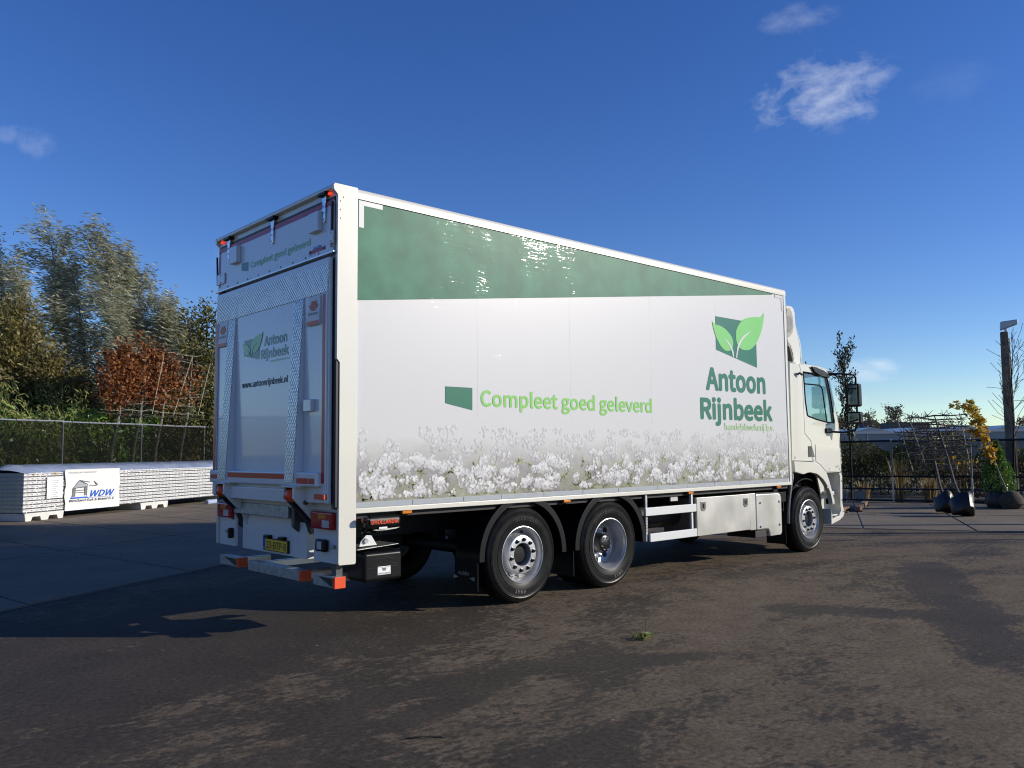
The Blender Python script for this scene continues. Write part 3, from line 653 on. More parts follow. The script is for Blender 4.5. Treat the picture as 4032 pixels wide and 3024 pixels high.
# ---- rear frame pillars, visor
def pillar(y0, y1):
    pts = [(0.03, 0.615), (0.185, 0.612), (0.197, 0.625), (0.20, 3.955), (0.20, 4.036), (-0.045, 4.036), (-0.058, 4.015), (-0.052, 3.975), (-0.012, 3.935), (-0.012, 2.44), (0.018, 2.405), (0.018, 0.63)]
    return part(MB().plate(pts, axis='y', a=y0, b=y1), 'rear_pillar', 'cream', bevel=0.004)
pp = pillar(-0.014, 0.022); pl = pillar(W - 0.022, W + 0.014)
for z in (3.72, 3.80, 3.88, 3.92):
    part(MB().lathe([(0.0, -0.006), (0.006, -0.005), (0.008, 0.0)], 10, c=(0.02 if z < 3.9 else 0.05, -0.014, z)), 'rivet', 'cream', pp, smooth=True)
pbox('rear_frame', 'grey_metal', 0.0, 0.03, 0.03, 0.09, 1.1, 3.95); pbox('rear_frame', 'grey_metal', 0.0, 0.03, W - 0.09, W - 0.03, 1.1, 3.95)
pbox('door_seal', 'ink', -0.012, 0.02, -0.004, 0.034, 1.12, 2.42, bevel=0.002)
pbox('roof_visor', 'cream', -0.055, 0.16, 0.02, W - 0.02, 3.985, 4.034, bevel=0.02, seg=3)
pbox('header_rail', 'cream', -0.012, 0.03, 0.022, W - 0.022, 3.93, 3.99, bevel=0.004)
pbox('door_seal', 'ink', -0.016, 0.02, 0.03, W - 0.03, 3.902, 3.930, bevel=0.003)
# ---- upper flap
flap = pbox('upper_flap', 'platform', -0.026, 0.0, 0.045, W - 0.045, 3.425, 3.900, bevel=0.004)
pbox('flap_edge', 'alu', -0.040, 0.0, 0.01, W + 0.02, 3.405, 3.424, flap, bevel=0.003)
flat([(0.05, 3.850), (W - 0.05, 3.850), (W - 0.05, 3.897), (0.05, 3.897)], 'reflective_tape', 'purple_tape', flap, 'x', -0.028)
flat([(0.05, 3.46), (0.085, 3.46), (0.085, 3.86), (0.05, 3.86)], 'reflective_tape', 'purple_tape', flap, 'x', -0.028)
flat([(W - 0.085, 3.46), (W - 0.05, 3.46), (W - 0.05, 3.86), (W - 0.085, 3.86)], 'reflective_tape', 'red_tape', flap, 'x', -0.028)
for y in (2.26, 1.215, 0.18):
    h = part(MB().plate([(y - 0.028, 3.985), (y + 0.028, 3.985), (y + 0.030, 3.90), (y + 0.020, 3.87), (y + 0.026, 3.84), (y + 0.012, 3.715), (y, 3.705), (y - 0.012, 3.715), (y - 0.026, 3.84), (y - 0.020, 3.87), (y - 0.030, 3.90)], axis='x', a=-0.046, b=-0.030), 'flap_hinge', 'chrome', bevel=0.004)
    pbox('hinge_base', 'black_plastic', -0.075, -0.01, y - 0.075, y + 0.075, 3.955, 3.986, h, bevel=0.008)
    for z in (3.735, 3.80, 3.855): part(MB().lathe([(0, -0.052), (0.007, -0.050), (0.009, -0.044)], 10, axis='x', c=(0, y, z)), 'bolt', 'galv', h, smooth=True)
for y, z in ((2.08, 3.66), (0.33, 3.645)): pbox('buffer_block', 'platform', -0.075, -0.026, y - 0.095, y + 0.085, z, z + 0.185, flap, bevel=0.006)
for k in range(9): part(MB().lathe([(0, -0.036), (0.008, -0.034), (0.010, -0.026)], 10, axis='x', c=(0, 0.3 + k * 0.25, 3.445)), 'bolt', 'galv', flap, smooth=True)
for y0, y1 in ((2.36, 2.56), (0.02, 0.09)):
    lt = pbox('flap_latch', 'platform', -0.042, -0.028, y0, y1, 3.49, 3.61, bevel=0.008)
    for z in (3.51, 3.59): part(MB().lathe([(0, -0.050), (0.007, -0.048), (0.009, -0.042)], 10, axis='x', c=(0, (y0 + y1) / 2, z)), 'bolt', 'galv', lt, smooth=True)
part(MB().tube([(-0.02, W + 0.01, 3.50), (-0.03, W + 0.012, 3.82)], 0.011), 'gas_strut', 'black_plastic', smooth=True)
part(MB().tube([(-0.03, 0.05, 3.60), (-0.03, 0.047, 3.88)], 0.011), 'gas_strut', 'black_plastic', smooth=True)
flat([(1.95, 3.636), (1.79, 3.630), (1.79, 3.531), (1.948, 3.560)], 'slogan_block', 'logo_green', flap, 'x', -0.029)
text('Compleet goed geleverd', 'slogan_lettering', 'text_light', flap, (-0.029, 1.735, 3.552), (0, -1, 0), (0, 0, 1), 1.28, 0.071, bold=0.02)
# coachbuilder emblem
flat([(0.475, 3.50), (0.40, 3.478), (0.475, 3.462)], 'emblem', 'ink', flap, 'x', -0.029); flat([(0.175, 3.50), (0.175, 3.462), (0.25, 3.478)], 'emblem', 'ink', flap, 'x', -0.029)
flat([(0.44, 3.495), (0.21, 3.495), (0.175, 3.462), (0.475, 3.462)], 'emblem', 'red_tape', flap, 'x', -0.0275)
text('mulder', 'emblem_lettering', 'ink_blue', flap, (-0.030, 0.40, 3.492), (0, -1, 0), (0, 0, 1), 0.16, 0.035, bold=0.03, shear=0.2)
text('CARROSSERIE', 'emblem_lettering', 'ink_blue', flap, (-0.030, 0.475, 3.448), (0, -1, 0), (0, 0, 1), 0.12, 0.010)
for y in (0.10, 2.45): pbox('marker_lamp', 'lamp_red_lit', -0.045, -0.014, y - 0.018, y + 0.018, 3.952, 3.975, bevel=0.004)

# ---- tail lift platform (folded up)
plat = pbox('lift_platform', 'platform', -0.055, -0.008, 0.062, W - 0.062, 1.15, 3.372, bevel=0.012)
pbox('platform_side_rail', 'platform', -0.070, -0.055, 0.066, 0.145, 1.16, 3.04, plat, bevel=0.008)
pbox('platform_side_rail', 'platform', -0.070, -0.055, W - 0.145, W - 0.066, 1.16, 3.04, plat, bevel=0.008)
pbox('bottom_beam', 'platform', -0.135, -0.055, 0.14, W - 0.14, 1.30, 1.43, plat, bevel=0.015)
def checker(P, Q, name, nu, nv):
    """raised lattice on the quad P (four corners), bars clipped to the quad"""
    base = MB(); P = [Vector(p) for p in P]; n = (P[1] - P[0]).cross(P[3] - P[0]).normalized()
    if n.x > 0: n = -n
    base.add([p for p in P] + [p + n * 0.003 for p in P], [(0, 1, 2, 3), (4, 5, 6, 7), (0, 1, 5, 4), (1, 2, 6, 5), (2, 3, 7, 6), (3, 0, 4, 7)])
    pl_ = base.build(name, 'alu', Q)
    def at(s, t): return P[0].lerp(P[1], s).lerp(P[3].lerp(P[2], s), t)
    mb = MB()
    for sg in (1, -1):
        for k in range(-nv, nu + nv + 1):
            # line s*nu - sg*t*nv = k in lattice units
            pts = []
            for t in (0, 1):
                pts.append(((k + sg * t * nv) / nu, t))
            (s0, t0), (s1, t1) = pts
            if s0 == s1: continue
            lo, hi = 0.0, 1.0
            for smin, smax in ((0, 1),):
                a, b = (smin - s0) / (s1 - s0), (smax - s0) / (s1 - s0)
                lo, hi = max(lo, min(a, b)), min(hi, max(a, b))
            if hi - lo < 0.01: continue
            A, B = at(s0 + (s1 - s0) * lo, t0 + (t1 - t0) * lo), at(s0 + (s1 - s0) * hi, t0 + (t1 - t0) * hi)
            if (B - A).length < 0.01: continue
            w = (B - A).normalized().cross(n) * 0.0062; h0, h1 = n * 0.003, n * (0.0062 + 0.0003 * sg)
            mb.hexa([A - w + h0, A + w + h0, B + w + h0, B - w + h0], [A - w * .6 + h1, A + w * .6 + h1, B + w * .6 + h1, B - w * .6 + h1])
    lat = mb.build('tread_lattice', 'alu_checker', pl_, fix=False); tag(lat, kind='stuff')
    return pl_
checker([(-0.0575, 2.50, 3.05), (-0.0575, 0.075, 3.05), (-0.0575, 0.055, 3.305), (-0.0575, 2.49, 3.325)], plat, 'checker_plate', 56, 6)
for y0, y1 in ((0.50, 0.68), (1.985, 2.17)):
    mb = MB(); mb.hexa([(-0.150, y0, 1.33), (-0.150, y1, 1.33), (-0.055, y1, 1.33), (-0.055, y0, 1.33)], [(-0.060, y0, 3.045), (-0.060, y1, 3.045), (-0.055, y1, 3.045), (-0.055, y0, 3.045)])
    rdg = part(mb, 'platform_rib', 'platform', plat, bevel=0.004)
    checker([(-0.152, y1 - 0.004, 1.335), (-0.152, y0 + 0.004, 1.335), (-0.062, y0 + 0.004, 3.04), (-0.062, y1 - 0.004, 3.04)], plat, 'checker_strip', 4, 26)
for y in (0.30, 2.30):
    blk = part(MB().hexa([(-0.082, y - 0.11, 2.77), (-0.082, y + 0.11, 2.77), (-0.055, y + 0.11, 2.77), (-0.055, y - 0.11, 2.77)], [(-0.064, y - 0.11, 3.04), (-0.064, y + 0.11, 3.04), (-0.055, y + 0.11, 3.04), (-0.055, y - 0.11, 3.04)]), 'sticker_plate', 'paper', plat, bevel=0.003)
    X = -0.084
    def xs_(z): return -0.0835 + (z - 2.77) * 0.0667 - 0.0015
    flat([(y + 0.108, 2.775), (y - 0.108, 2.775), (y - 0.108, 2.806), (y + 0.108, 2.806)], 'sticker_band', 'orange', blk, 'x', -0.0850)
    for k, (w_, z0) in enumerate(((0.035, 2.905), (0.055, 2.918), (0.07, 2.931), (0.08, 2.945), (0.06, 2.958), (0.045, 2.971), (0.045, 2.984))):
        mb = MB(); mb.box(xs_(z0) - 0.001, xs_(z0) + 0.004, y - w_, y + w_, z0, z0 + 0.010); mb.build('sticker_emblem', 'brand_red', blk)
    text('DHOLLANDIA', 'sticker_lettering', 'ink', blk, (xs_(2.86) - 0.001, y + 0.09, 2.865), (0, -1, 0), (0, 0, 1), 0.18, 0.022, bold=0.02)
for y in (0.36, 2.24): pbox('platform_bracket', 'platform', -0.10, -0.055, y - 0.07, y + 0.07, 1.98, 2.09, plat, bevel=0.006)
rt_ = 'red_tape'
flat([(0.138, 3.03), (0.088, 3.03), (0.088, 1.33), (0.138, 1.33)], 'reflective_tape', rt_, plat, 'x', -0.0715)
flat([(0.145, 1.325), (0.25, 1.325), (0.25, 1.375), (0.145, 1.375)], 'reflective_tape', rt_, plat, 'x', -0.137)
flat([(0.26, 1.325), (0.47, 1.325), (0.47, 1.375), (0.26, 1.375)], 'reflective_tape', rt_, plat, 'x', -0.137)
flat([(0.705, 1.36), (1.965, 1.36), (1.965, 1.41), (0.705, 1.41)], 'reflective_tape', rt_, plat, 'x', -0.137)
flat([(W - 0.138, 3.03), (W - 0.080, 3.03), (W - 0.080, 1.33), (W - 0.138, 1.33)], 'reflective_tape', rt_, plat, 'x', -0.0715)
flat([(2.24, 1.34), (2.40, 1.34), (2.40, 1.385), (2.24, 1.385)], 'reflective_tape', rt_, plat, 'x', -0.137)
DX = -0.0575
def rmap(p):    # side logo -> rear logo
    return (1.79 - (p[0] - 5.915) * 0.345, 2.62 + (p[1] - 2.968) * 0.345)
flat([rmap(p) for p in LQ], 'logo_block', 'logo_green', plat, 'x', DX); flat([rmap(p) for p in LR], 'logo_leaf', 'logo_light', plat, 'x', DX - 0.003)
flat([rmap(p) for p in LL], 'logo_leaf', 'logo_light', plat, 'x', DX - 0.003); flat([rmap(p) for p in SR], 'logo_stem', 'print_white', plat, 'x', DX - 0.006); flat([rmap(p) for p in SL], 'logo_stem', 'print_white', plat, 'x', DX - 0.006)
text('Antoon', 'name_lettering', 'logo_green', plat, (DX, 1.325, 2.683), (0, -1, 0), (0, 0, 1), 0.485, 0.096, bold=0.04)
text('Rijnbeek', 'name_lettering', 'logo_green', plat, (DX, 1.395, 2.556), (0, -1, 0), (0, 0, 1), 0.59, 0.098, bold=0.04)
text('handelskwekerij b.v.', 'name_lettering', 'text_pale', plat, (DX, 1.19, 2.506), (0, -1, 0), (0, 0, 1), 0.42, 0.024)
text('www.antoonrijnbeek.nl', 'web_lettering', 'ink', plat, (DX, 1.825, 2.285), (0, -1, 0), (0, 0, 1), 1.01, 0.066, bold=0.02)
# ---- tail lift mechanism
pbox('lift_beam', 'galv', 0.02, 0.14, 0.93, 2.16, 0.972, 1.095, bevel=0.008)
pbox('platform_hinge_beam', 'platform', -0.10, 0.0, 0.55, 2.05, 1.14, 1.27, bevel=0.01)
for y in (0.56, 2.08):
    arm = part(MB().plate([(-0.16, 1.30), (-0.02, 1.28), (0.22, 1.02), (0.20, 0.86), (0.10, 0.84), (0.04, 0.98), (-0.17, 1.19)], axis='y', a=y - 0.10, b=y - 0.06), 'lift_arm', 'platform', bevel=0.006)
    part(MB().plate([(-0.16, 1.30), (-0.02, 1.28), (0.22, 1.02), (0.20, 0.86), (0.10, 0.84), (0.04, 0.98), (-0.17, 1.19)], axis='y', a=y + 0.06, b=y + 0.10), 'lift_arm', 'grey_metal', bevel=0.006)
    pbox('arm_cover', 'white_paint', -0.19, 0.0, y - 0.15, y + 0.11, 1.288, 1.306, arm, bevel=0.004)
    part(MB().tube([(-0.10, y - 0.01, 1.16), (0.30, y - 0.01, 0.86)], 0.045, 14), 'lift_cylinder', 'black_plastic', smooth=True)
    part(MB().lathe([(0.0, -0.07), (0.035, -0.07), (0.055, -0.05), (0.060, -0.02), (0.060, 0.03), (0.045, 0.05), (0.0, 0.05)], 20, c=(-0.14, y + 0.0, 1.215)), 'platform_roller', 'orange', smooth=True)
    part(MB().lathe([(0.0, -0.02), (0.022, -0.02), (0.022, 0.0)], 12, c=(-0.05, y - 0.10, 1.15)), 'pivot_pin', 'grey_metal', arm, smooth=True)
part(MB().plate([(0.04, 1.09), (0.22, 1.09), (0.28, 0.86), (0.18, 0.78), (0.04, 0.90)], axis='y', a=0.84, b=0.90), 'lift_plate', 'grey_metal', bevel=0.006)
part(MB().plate([(0.04, 1.09), (0.22, 1.09), (0.28, 0.86), (0.18, 0.78), (0.04, 0.90)], axis='y', a=2.19, b=2.25), 'lift_plate', 'grey_metal', bevel=0.006)
pbox('orange_marker', 'orange', -0.09, -0.055, 0.06, 0.24, 1.19, 1.235, plat, bevel=0.006)
# ---- rear panels and lamps
rp_ = pbox('rear_panel', 'white_paint', 0.045, 0.08, 0.024, 0.47, 0.615, 1.12, bevel=0.006)
lp_ = pbox('rear_panel', 'white_paint', 0.045, 0.08, 2.16, W - 0.024, 0.615, 1.12, bevel=0.006)
cp_ = pbox('centre_panel', 'white_paint', 0.10, 0.13, 0.86, 1.98, 0.60, 0.965, bevel=0.006)
pbox('panel_return', 'white_paint', 0.10, 0.30, 0.70, 0.86, 0.60, 0.94, bevel=0.006); pbox('panel_return', 'white_paint', 0.10, 0.30, 1.98, 2.10, 0.60, 0.94, bevel=0.006)
for (y0, y1) in ((0.06, 0.44), (2.18, 2.52)):
    lamp = pbox('tail_lamp', 'lamp_red', -0.01, 0.046, y0, y1, 0.915, 1.075, bevel=0.02, seg=3)
    ym = y0 + (y1 - y0) * 0.22
    pbox('lamp_lens', 'lamp_clear', -0.0135, -0.008, y0 + 0.04, y0 + 0.165, 0.935, 1.0, lamp, bevel=0.003); pbox('lamp_lens', 'lamp_amber', -0.0135, -0.008, y0 + 0.10, y0 + 0.235, 1.008, 1.05, lamp, bevel=0.003)
wl = pbox('work_lamp', 'black_plastic', -0.01, 0.045, 0.19, 0.36, 0.715, 0.825, bevel=0.02, seg=3); pbox('lamp_lens', 'lamp_clear', -0.0135, -0.008, 0.235, 0.315, 0.735, 0.805, wl, bevel=0.004)
wl = pbox('work_lamp', 'black_plastic', -0.01, 0.045, 2.19, 2.24, 0.70, 0.81, bevel=0.015)
pbox('side_bracket', 'galv', 0.0, 0.045, 0.05, 0.11, 0.755, 0.785); pbox('side_bracket', 'galv', 0.0, 0.045, 2.27, 2.34, 0.755, 0.785)
np_ = pbox('number_plate', 'ink', 0.078, 0.099, 1.035, 1.575, 0.625, 0.748, bevel=0.004)
flat([(1.045, 0.634), (1.51, 0.634), (1.51, 0.740), (1.045, 0.740)], 'plate_face', 'plate_yellow', np_, 'x', 0.0755); flat([(1.512, 0.634), (1.567, 0.634), (1.567, 0.740), (1.512, 0.740)], 'plate_country_band', 'plate_blue', np_, 'x', 0.0755)
text('23-BTP-8', 'plate_lettering', 'ink', np_, (0.0735, 1.488, 0.650), (0, -1, 0), (0, 0, 1), 0.42, 0.072, bold=0.015)
text('NL', 'plate_lettering', 'plate_yellow', np_, (0.0735, 1.557, 0.642), (0, -1, 0), (0, 0, 1), 0.034, 0.018, bold=0.02)
for y in (1.15, 1.46): pbox('plate_lamp', 'black_plastic', 0.05, 0.10, y - 0.055, y + 0.055, 0.752, 0.782, np_, bevel=0.008)
# ---- underrun bars
for (y0, y1, x0) in ((0.005, 0.39, -0.005), (0.60, 1.72, -0.012), (1.97, 2.42, -0.005)):
    br = pbox('underrun_bar', 'galv', x0, x0 + 0.105, y0 + 0.004, y1, 0.415, 0.512, bevel=0.005)
    pbox('bar_end_cap', 'orange', x0 - 0.002, x0 + 0.108, y0 - 0.004, y0 + 0.004 - 0.0005, 0.413, 0.514, br, bevel=0.003)
    pbox('bar_end_cap', 'orange', x0 - 0.004, x0 + 0.0, y0, y0 + 0.028, 0.417, 0.510, br, bevel=0.001)
    if y1 - y0 < 0.6: flat([(y0 + 0.04, 0.425), (y0 + 0.04, 0.50), (y1 - 0.10, 0.50), (y0 + 0.04, 0.42)][:3], 'bar_dark_triangle', 'ink', br, 'x', x0 - 0.003)  # flat black triangle on the rear face of the short bars
for y in (0.66, 1.62): pbox('bar_arm', 'alu', 0.09, 0.75, y - 0.03, y + 0.03, 0.43, 0.50)
for y in (0.28, 2.10): pbox('bar_arm', 'alu', 0.098, 0.42, y - 0.03, y + 0.03, 0.43, 0.50)
pbox('bar_hanger', 'grey_metal', 0.05, 0.12, 0.08, 0.16, 0.50, 0.64)
# ---- chassis
for y in (0.86, 1.64): pbox('chassis_rail', 'black_chassis', 0.25, 9.1, y, y + 0.08, 0.74, 1.0)
pbox('floor_frame', 'black_chassis', 0.20, 7.78, 0.06, W - 0.06, 1.0, 1.078)
for x in (0.5, 1.5, 2.98, 4.6, 6.2, 7.4): pbox('cross_member', 'black_chassis', x, x + 0.08, 0.94, 1.64, 0.78, 0.98)
pbox('dark_filler_box', 'black_chassis', 0.75, 1.5, 1.15, 2.1, 0.58, 0.98); pbox('gearbox', 'black_chassis', 6.6, 8.9, 0.95, 1.63, 0.42, 0.98, bevel=0.05)  # first box is filler, added to keep the underside dark
part(MB().lathe([(0.0, 0.0), (0.15, 0.02), (0.16, 0.06), (0.16, 0.9), (0.15, 0.94), (0.0, 0.96)], 20, axis='x', c=(4.55, 0.42, 0.74)), 'air_tank', 'black_chassis', smooth=True)
pbox('fuel_tank', 'alu', 4.6, 6.2, 1.95, 2.5, 0.40, 0.97, bevel=0.06, seg=3)
pbox('battery_box', 'black_plastic', 6.4, 7.4, 1.9, 2.5, 0.40, 0.95, bevel=0.03)
for x in (2.28, 3.68, 8.40): part(MB().tube([(x, 0.3, 0.505), (x, 2.28, 0.505)], 0.075, 12), 'axle', 'black_chassis', smooth=True)
part(MB().lathe([(0.0, -0.28), (0.16, -0.22), (0.23, 0.0), (0.16, 0.22), (0.0, 0.28)], 20, axis='y', c=(3.68, 1.29, 0.52)), 'differential', 'black_chassis', smooth=True)

# ---- wheels
def arc_letters(s, m, parent, r, ang, h, y, inward=False):
    for i, ch in enumerate(s):
        a = R(ang) + (i - (len(s) - 1) / 2) * (h * 0.95 / r) * (-1)
        rad = Vector((math.cos(a), 0, math.sin(a))); tan = Vector((math.sin(a), 0, -math.cos(a)))
        o = rad * (r - h / 2) - tan * h * 0.38
        text(ch, 'tyre_lettering', m, parent, (o.x, y, o.z), tan, rad, h * 0.62, h, bold=0.01)
def make_wheel(kind, letters=False):
    prof = [(0.288, 0.035), (0.298, 0.012), (0.325, 0.004), (0.362, -0.002), (0.366, 0.0025), (0.400, 0.0), (0.428, 0.004), (0.436, 0.0015), (0.442, 0.007), (0.450, 0.004), (0.456, 0.011), (0.474, 0.018), (0.492, 0.032), (0.502, 0.048), (0.505, 0.060)]
    for y in (0.095, 0.150, 0.205): prof += [(0.505, y - 0.007), (0.494, y - 0.005), (0.494, y + 0.005), (0.505, y + 0.007)]
    prof += [(0.505, 0.24), (0.502, 0.252), (0.492, 0.268), (0.456, 0.289), (0.40, 0.300), (0.325, 0.296), (0.288, 0.265)]
    w = MB().lathe(prof, 72).build('wheel', 'rubber', T, smooth=True)
    # shoulder lugs
    mb = MB(); nl = 60
    for k in range(nl):
        a = 2 * math.pi * k / nl; d = 2 * math.pi / nl * 0.36
        for (y0, y1, r1) in ((0.036, 0.088, 0.4995), (0.212, 0.264, 0.4995)):
            q = []
            for rr, aa in ((0.488, a - d), (0.488, a + d)):
                q.append((rr * math.cos(aa), rr * math.sin(aa)))
            p = [(0.509 * math.cos(aa), 0.509 * math.sin(aa)) for aa in (a - d * .94, a + d * .94)]
            e = [(r1 * math.cos(aa), r1 * math.sin(aa)) for aa in (a - d * .94, a + d * .94)]
            in_y, out_y = (y1, y0) if y0 < 0.1 else (y0, y1)
            mb.hexa([(q[0][0], out_y, q[0][1]), (q[1][0], out_y, q[1][1]), (q[1][0], in_y, q[1][1]), (q[0][0], in_y, q[0][1])],
                    [(e[0][0], out_y + (0.006 if out_y < in_y else -0.006), e[0][1]), (e[1][0], out_y + (0.006 if out_y < in_y else -0.006), e[1][1]), (p[1][0], in_y, p[1][1]), (p[0][0], in_y, p[0][1])])
    tag(mb.build('tread_lugs', 'rubber', w), kind='stuff')
    if kind == 'steer':
        rim = MB().lathe([(0.292, 0.05), (0.302, 0.018), (0.300, 0.006), (0.293, 0.004), (0.288, 0.012), (0.276, 0.030), (0.268, 0.065), (0.262, 0.105), (0.252, 0.130), (0.240, 0.138), (0.226, 0.128), (0.214, 0.075), (0.206, 0.030), (0.200, 0.016), (0.190, 0.012), (0.126, 0.012), (0.120, 0.018), (0.118, 0.16)], 64).build('rim', 'rim_silver', w, smooth=True)
        MB().lathe([(0.117, 0.15), (0.095, 0.10), (0.090, 0.070), (0.080, 0.060), (0.03, 0.058), (0.0, 0.058)], 32).build('hub', 'hub_black', w, smooth=True)
        rn, yn, nh, rh, yh, sh = 0.161, 0.012, 12, 0.247, 0.132, 0.018
    else:
        rim = MB().lathe([(0.292, 0.05), (0.302, 0.018), (0.300, 0.006), (0.293, 0.004), (0.286, 0.014), (0.276, 0.045), (0.272, 0.10), (0.262, 0.115), (0.258, 0.17), (0.245, 0.200), (0.225, 0.215), (0.14, 0.222), (0.12, 0.215), (0.118, 0.23)], 64).build('rim', 'rim_silver', w, smooth=True)
        MB().lathe([(0.119, 0.225), (0.115, 0.14), (0.105, 0.12), (0.10, 0.085), (0.085, 0.075), (0.0, 0.075)], 32).build('hub', 'hub_black', w, smooth=True)
        for k in range(8):
            a = 2 * math.pi * k / 8; MB().lathe([(0.0, -0.012), (0.008, -0.012), (0.010, 0.012)], 8, c=(0.072 * math.cos(a), 0.072, 0.072 * math.sin(a))).build('hub_bolt', 'chrome', w, smooth=True)
        rn, yn, nh, rh, yh, sh = 0.163, 0.218, 8, 0.205, 0.2135, 0.033
    nut0 = MB().lathe([(0.0, -0.030), (0.009, -0.030), (0.011, -0.022), (0.0165, -0.020), (0.0175, -0.004), (0.024, -0.002), (0.025, 0.002)], 12)
    first = None
    for k in range(10):
        a = 2 * math.pi * (k + 0.5) / 10
        if first is None: first = nut0.build('lug_nut', 'hub_black' if kind == 'steer' else 'chrome', w, smooth=True); o = first
        else: o = first.copy(); col.objects.link(o); o.parent = w
        o.location = (rn * math.cos(a), yn, rn * math.sin(a))
    hole = None
    for k in range(nh):
        a = 2 * math.pi * (k + 0.5) / nh
        if hole is None: hole = MB().lathe([(0.0, -0.0015), (sh, -0.0015), (sh * 1.08, 0.002)], 16).build('vent_hole', 'ink', w, smooth=True); o = hole
        else: o = hole.copy(); col.objects.link(o); o.parent = w
        o.location = (rh * math.cos(a), yh - (0.010 if kind == 'steer' else 0.002), rh * math.sin(a))
    if letters:
        arc_letters('KMAX', 'rubber_mark', w, 0.385, 270, 0.042, -0.003)
        arc_letters('GOODYEAR', 'ink', w, 0.385, 90, 0.045, -0.003)
    return w
wa = make_wheel('steer', True); wa.location = (2.28, 0.035, 0.505)
wb = make_wheel('drive', True); wb.location = (3.68, 0.035, 0.505)
wc = copy_tree(wa, T); wc.location = (8.40, 0.055, 0.505); wc.rotation_euler = (0, R(-23), 0)
wa.rotation_euler = (0, R(8), 0); wb.rotation_euler = (0, R(-20), 0)
for src, x in ((wa, 2.28), (wb, 3.68), (wa, 8.40)):
    o = copy_tree(src, T); o.location = (x, W - 0.04, 0.505); o.rotation_euler = (0, 0, math.pi)
for y, r in ((0.345, 0), (W - 0.345, math.pi)):
    o = wb.copy(); col.objects.link(o); o.parent = T; o.location = (3.68, y, 0.505); o.rotation_euler = (0, 0, r)
# ---- mudguards, flaps
def arc_band(c, r0, r1, a0, a1, y0, y1, n=28, mb=None):
    mb = mb or MB(); k0 = len(mb.v)
    for i in range(n + 1):
        a = R(a0 + (a1 - a0) * i / n); ca, sa = math.cos(a), math.sin(a)
        for r, y in ((r0, y0), (r1, y0), (r1, y1), (r0, y1)): mb.v.append((c[0] + r * ca, y, c[1] + r * sa))
    for i in range(n):
        for j in range(4):
            q = (j + 1) % 4; mb.f.append((k0 + i * 4 + j, k0 + i * 4 + q, k0 + (i + 1) * 4 + q, k0 + (i + 1) * 4 + j))
    mb.f.append((k0, k0 + 1, k0 + 2, k0 + 3)); mb.f.append((k0 + n * 4 + 3, k0 + n * 4 + 2, k0 + n * 4 + 1, k0 + n * 4)); return mb
for x in (2.285, 3.69):
    for y0, y1, s in ((0.012, 0.42, 1), (W - 0.42, W - 0.012, -1)):
        mb = arc_band((x, 0.50), 0.600, 0.618, -2, 182, y0 + 0.02, y1)
        yo = y0 if s > 0 else y1 - 0.022
        arc_band((x, 0.50), 0.560, 0.632, -2, 182, yo, yo + 0.022, mb=mb)
        mg = mb.build('mudguard', 'black_plastic', T, smooth=True, bevel=0.006)
        if s > 0:
            fl = pbox('mud_flap', 'black_plastic', x - 0.625, x - 0.613, y0 + 0.04, y1, 0.19, 0.50, mg, bevel=0.002)
            if x < 3:
                text('mulder', 'flap_lettering', 'reflective_grey', T, (x - 0.6265, 0.36, 0.335), (0, -1, 0), (0, 0, 1), 0.18, 0.045, bold=0.02)
                flat([(0.44, 0.33), (0.36, 0.31), (0.44, 0.285)], 'flap_emblem', 'reflective_grey', T, 'x', x - 0.6265); flat([(0.10, 0.33), (0.10, 0.285), (0.18, 0.31)], 'flap_emblem', 'reflective_grey', T, 'x', x - 0.6265)
# ---- amber side lamps
for x in (0.763, 2.93, 5.25, 7.44):
    a = pbox('side_lamp', 'lamp_amber', x - 0.055, x + 0.055, 0.0, 0.05, 1.024, 1.054, bevel=0.006)
    pbox('lamp_housing', 'black_plastic', x - 0.065, x + 0.065, 0.02, 0.07, 1.018, 1.054, a, bevel=0.003)
# ---- lift pump box, cylinder cover, marker lamp
pb = pbox('pump_box', 'black_plastic', 0.28, 0.70, -0.012, 0.44, 0.432, 0.700, bevel=0.035, seg=4)
for k in range(6):
    w_ = 0.075 + 0.018 * k; z = 0.66 - k * 0.014 if k < 3 else 0.63 - k * 0.015
    pbox('box_rib', 'black_plastic', 0.49 - w_, 0.49 + w_, -0.0155, -0.010, z, z + 0.004, pb, bevel=0.001)
pbox('box_label', 'paper', 0.425, 0.565, -0.0155, -0.010, 0.49, 0.565, pb, bevel=0.002)
text('DHOLLANDIA', 'box_lettering', 'ink', pb, (0.432, -0.0165, 0.495), (1, 0, 0), (0, 0, 1), 0.126, 0.016)
flat([(0.48, 0.525), (0.51, 0.525), (0.52, 0.552), (0.47, 0.552)], 'box_emblem', 'ink_grey', pb, at=-0.0165)
part(MB().hexa([(0.22, -0.005, 0.728), (0.66, -0.005, 0.752), (0.66, 0.32, 0.752), (0.22, 0.32, 0.728)], [(0.22, -0.005, 0.734), (0.66, -0.005, 0.758), (0.66, 0.32, 0.758), (0.22, 0.32, 0.734)]), 'box_shelf', 'stainless', bevel=0.002)
part(MB().plate([(0.27, 0.752), (0.46, 0.756), (0.40, 0.845), (0.345, 0.852), (0.29, 0.80)], axis='y', a=0.05, b=0.062), 'bracket_plate', 'white_paint', bevel=0.003)
part(MB().lathe([(0.0, -0.02), (0.022, -0.02), (0.026, 0.0)], 16, c=(0.335, 0.05, 0.80)), 'pivot_pin', 'galv', smooth=True)
cy = part(MB().lathe([(0.0, 0.0), (0.055, 0.003), (0.066, 0.012), (0.066, 0.328), (0.06, 0.338), (0.0, 0.34)], 28, axis='x', c=(0.355, 0.075, 0.968)), 'cylinder_cover', 'black_plastic', smooth=True)
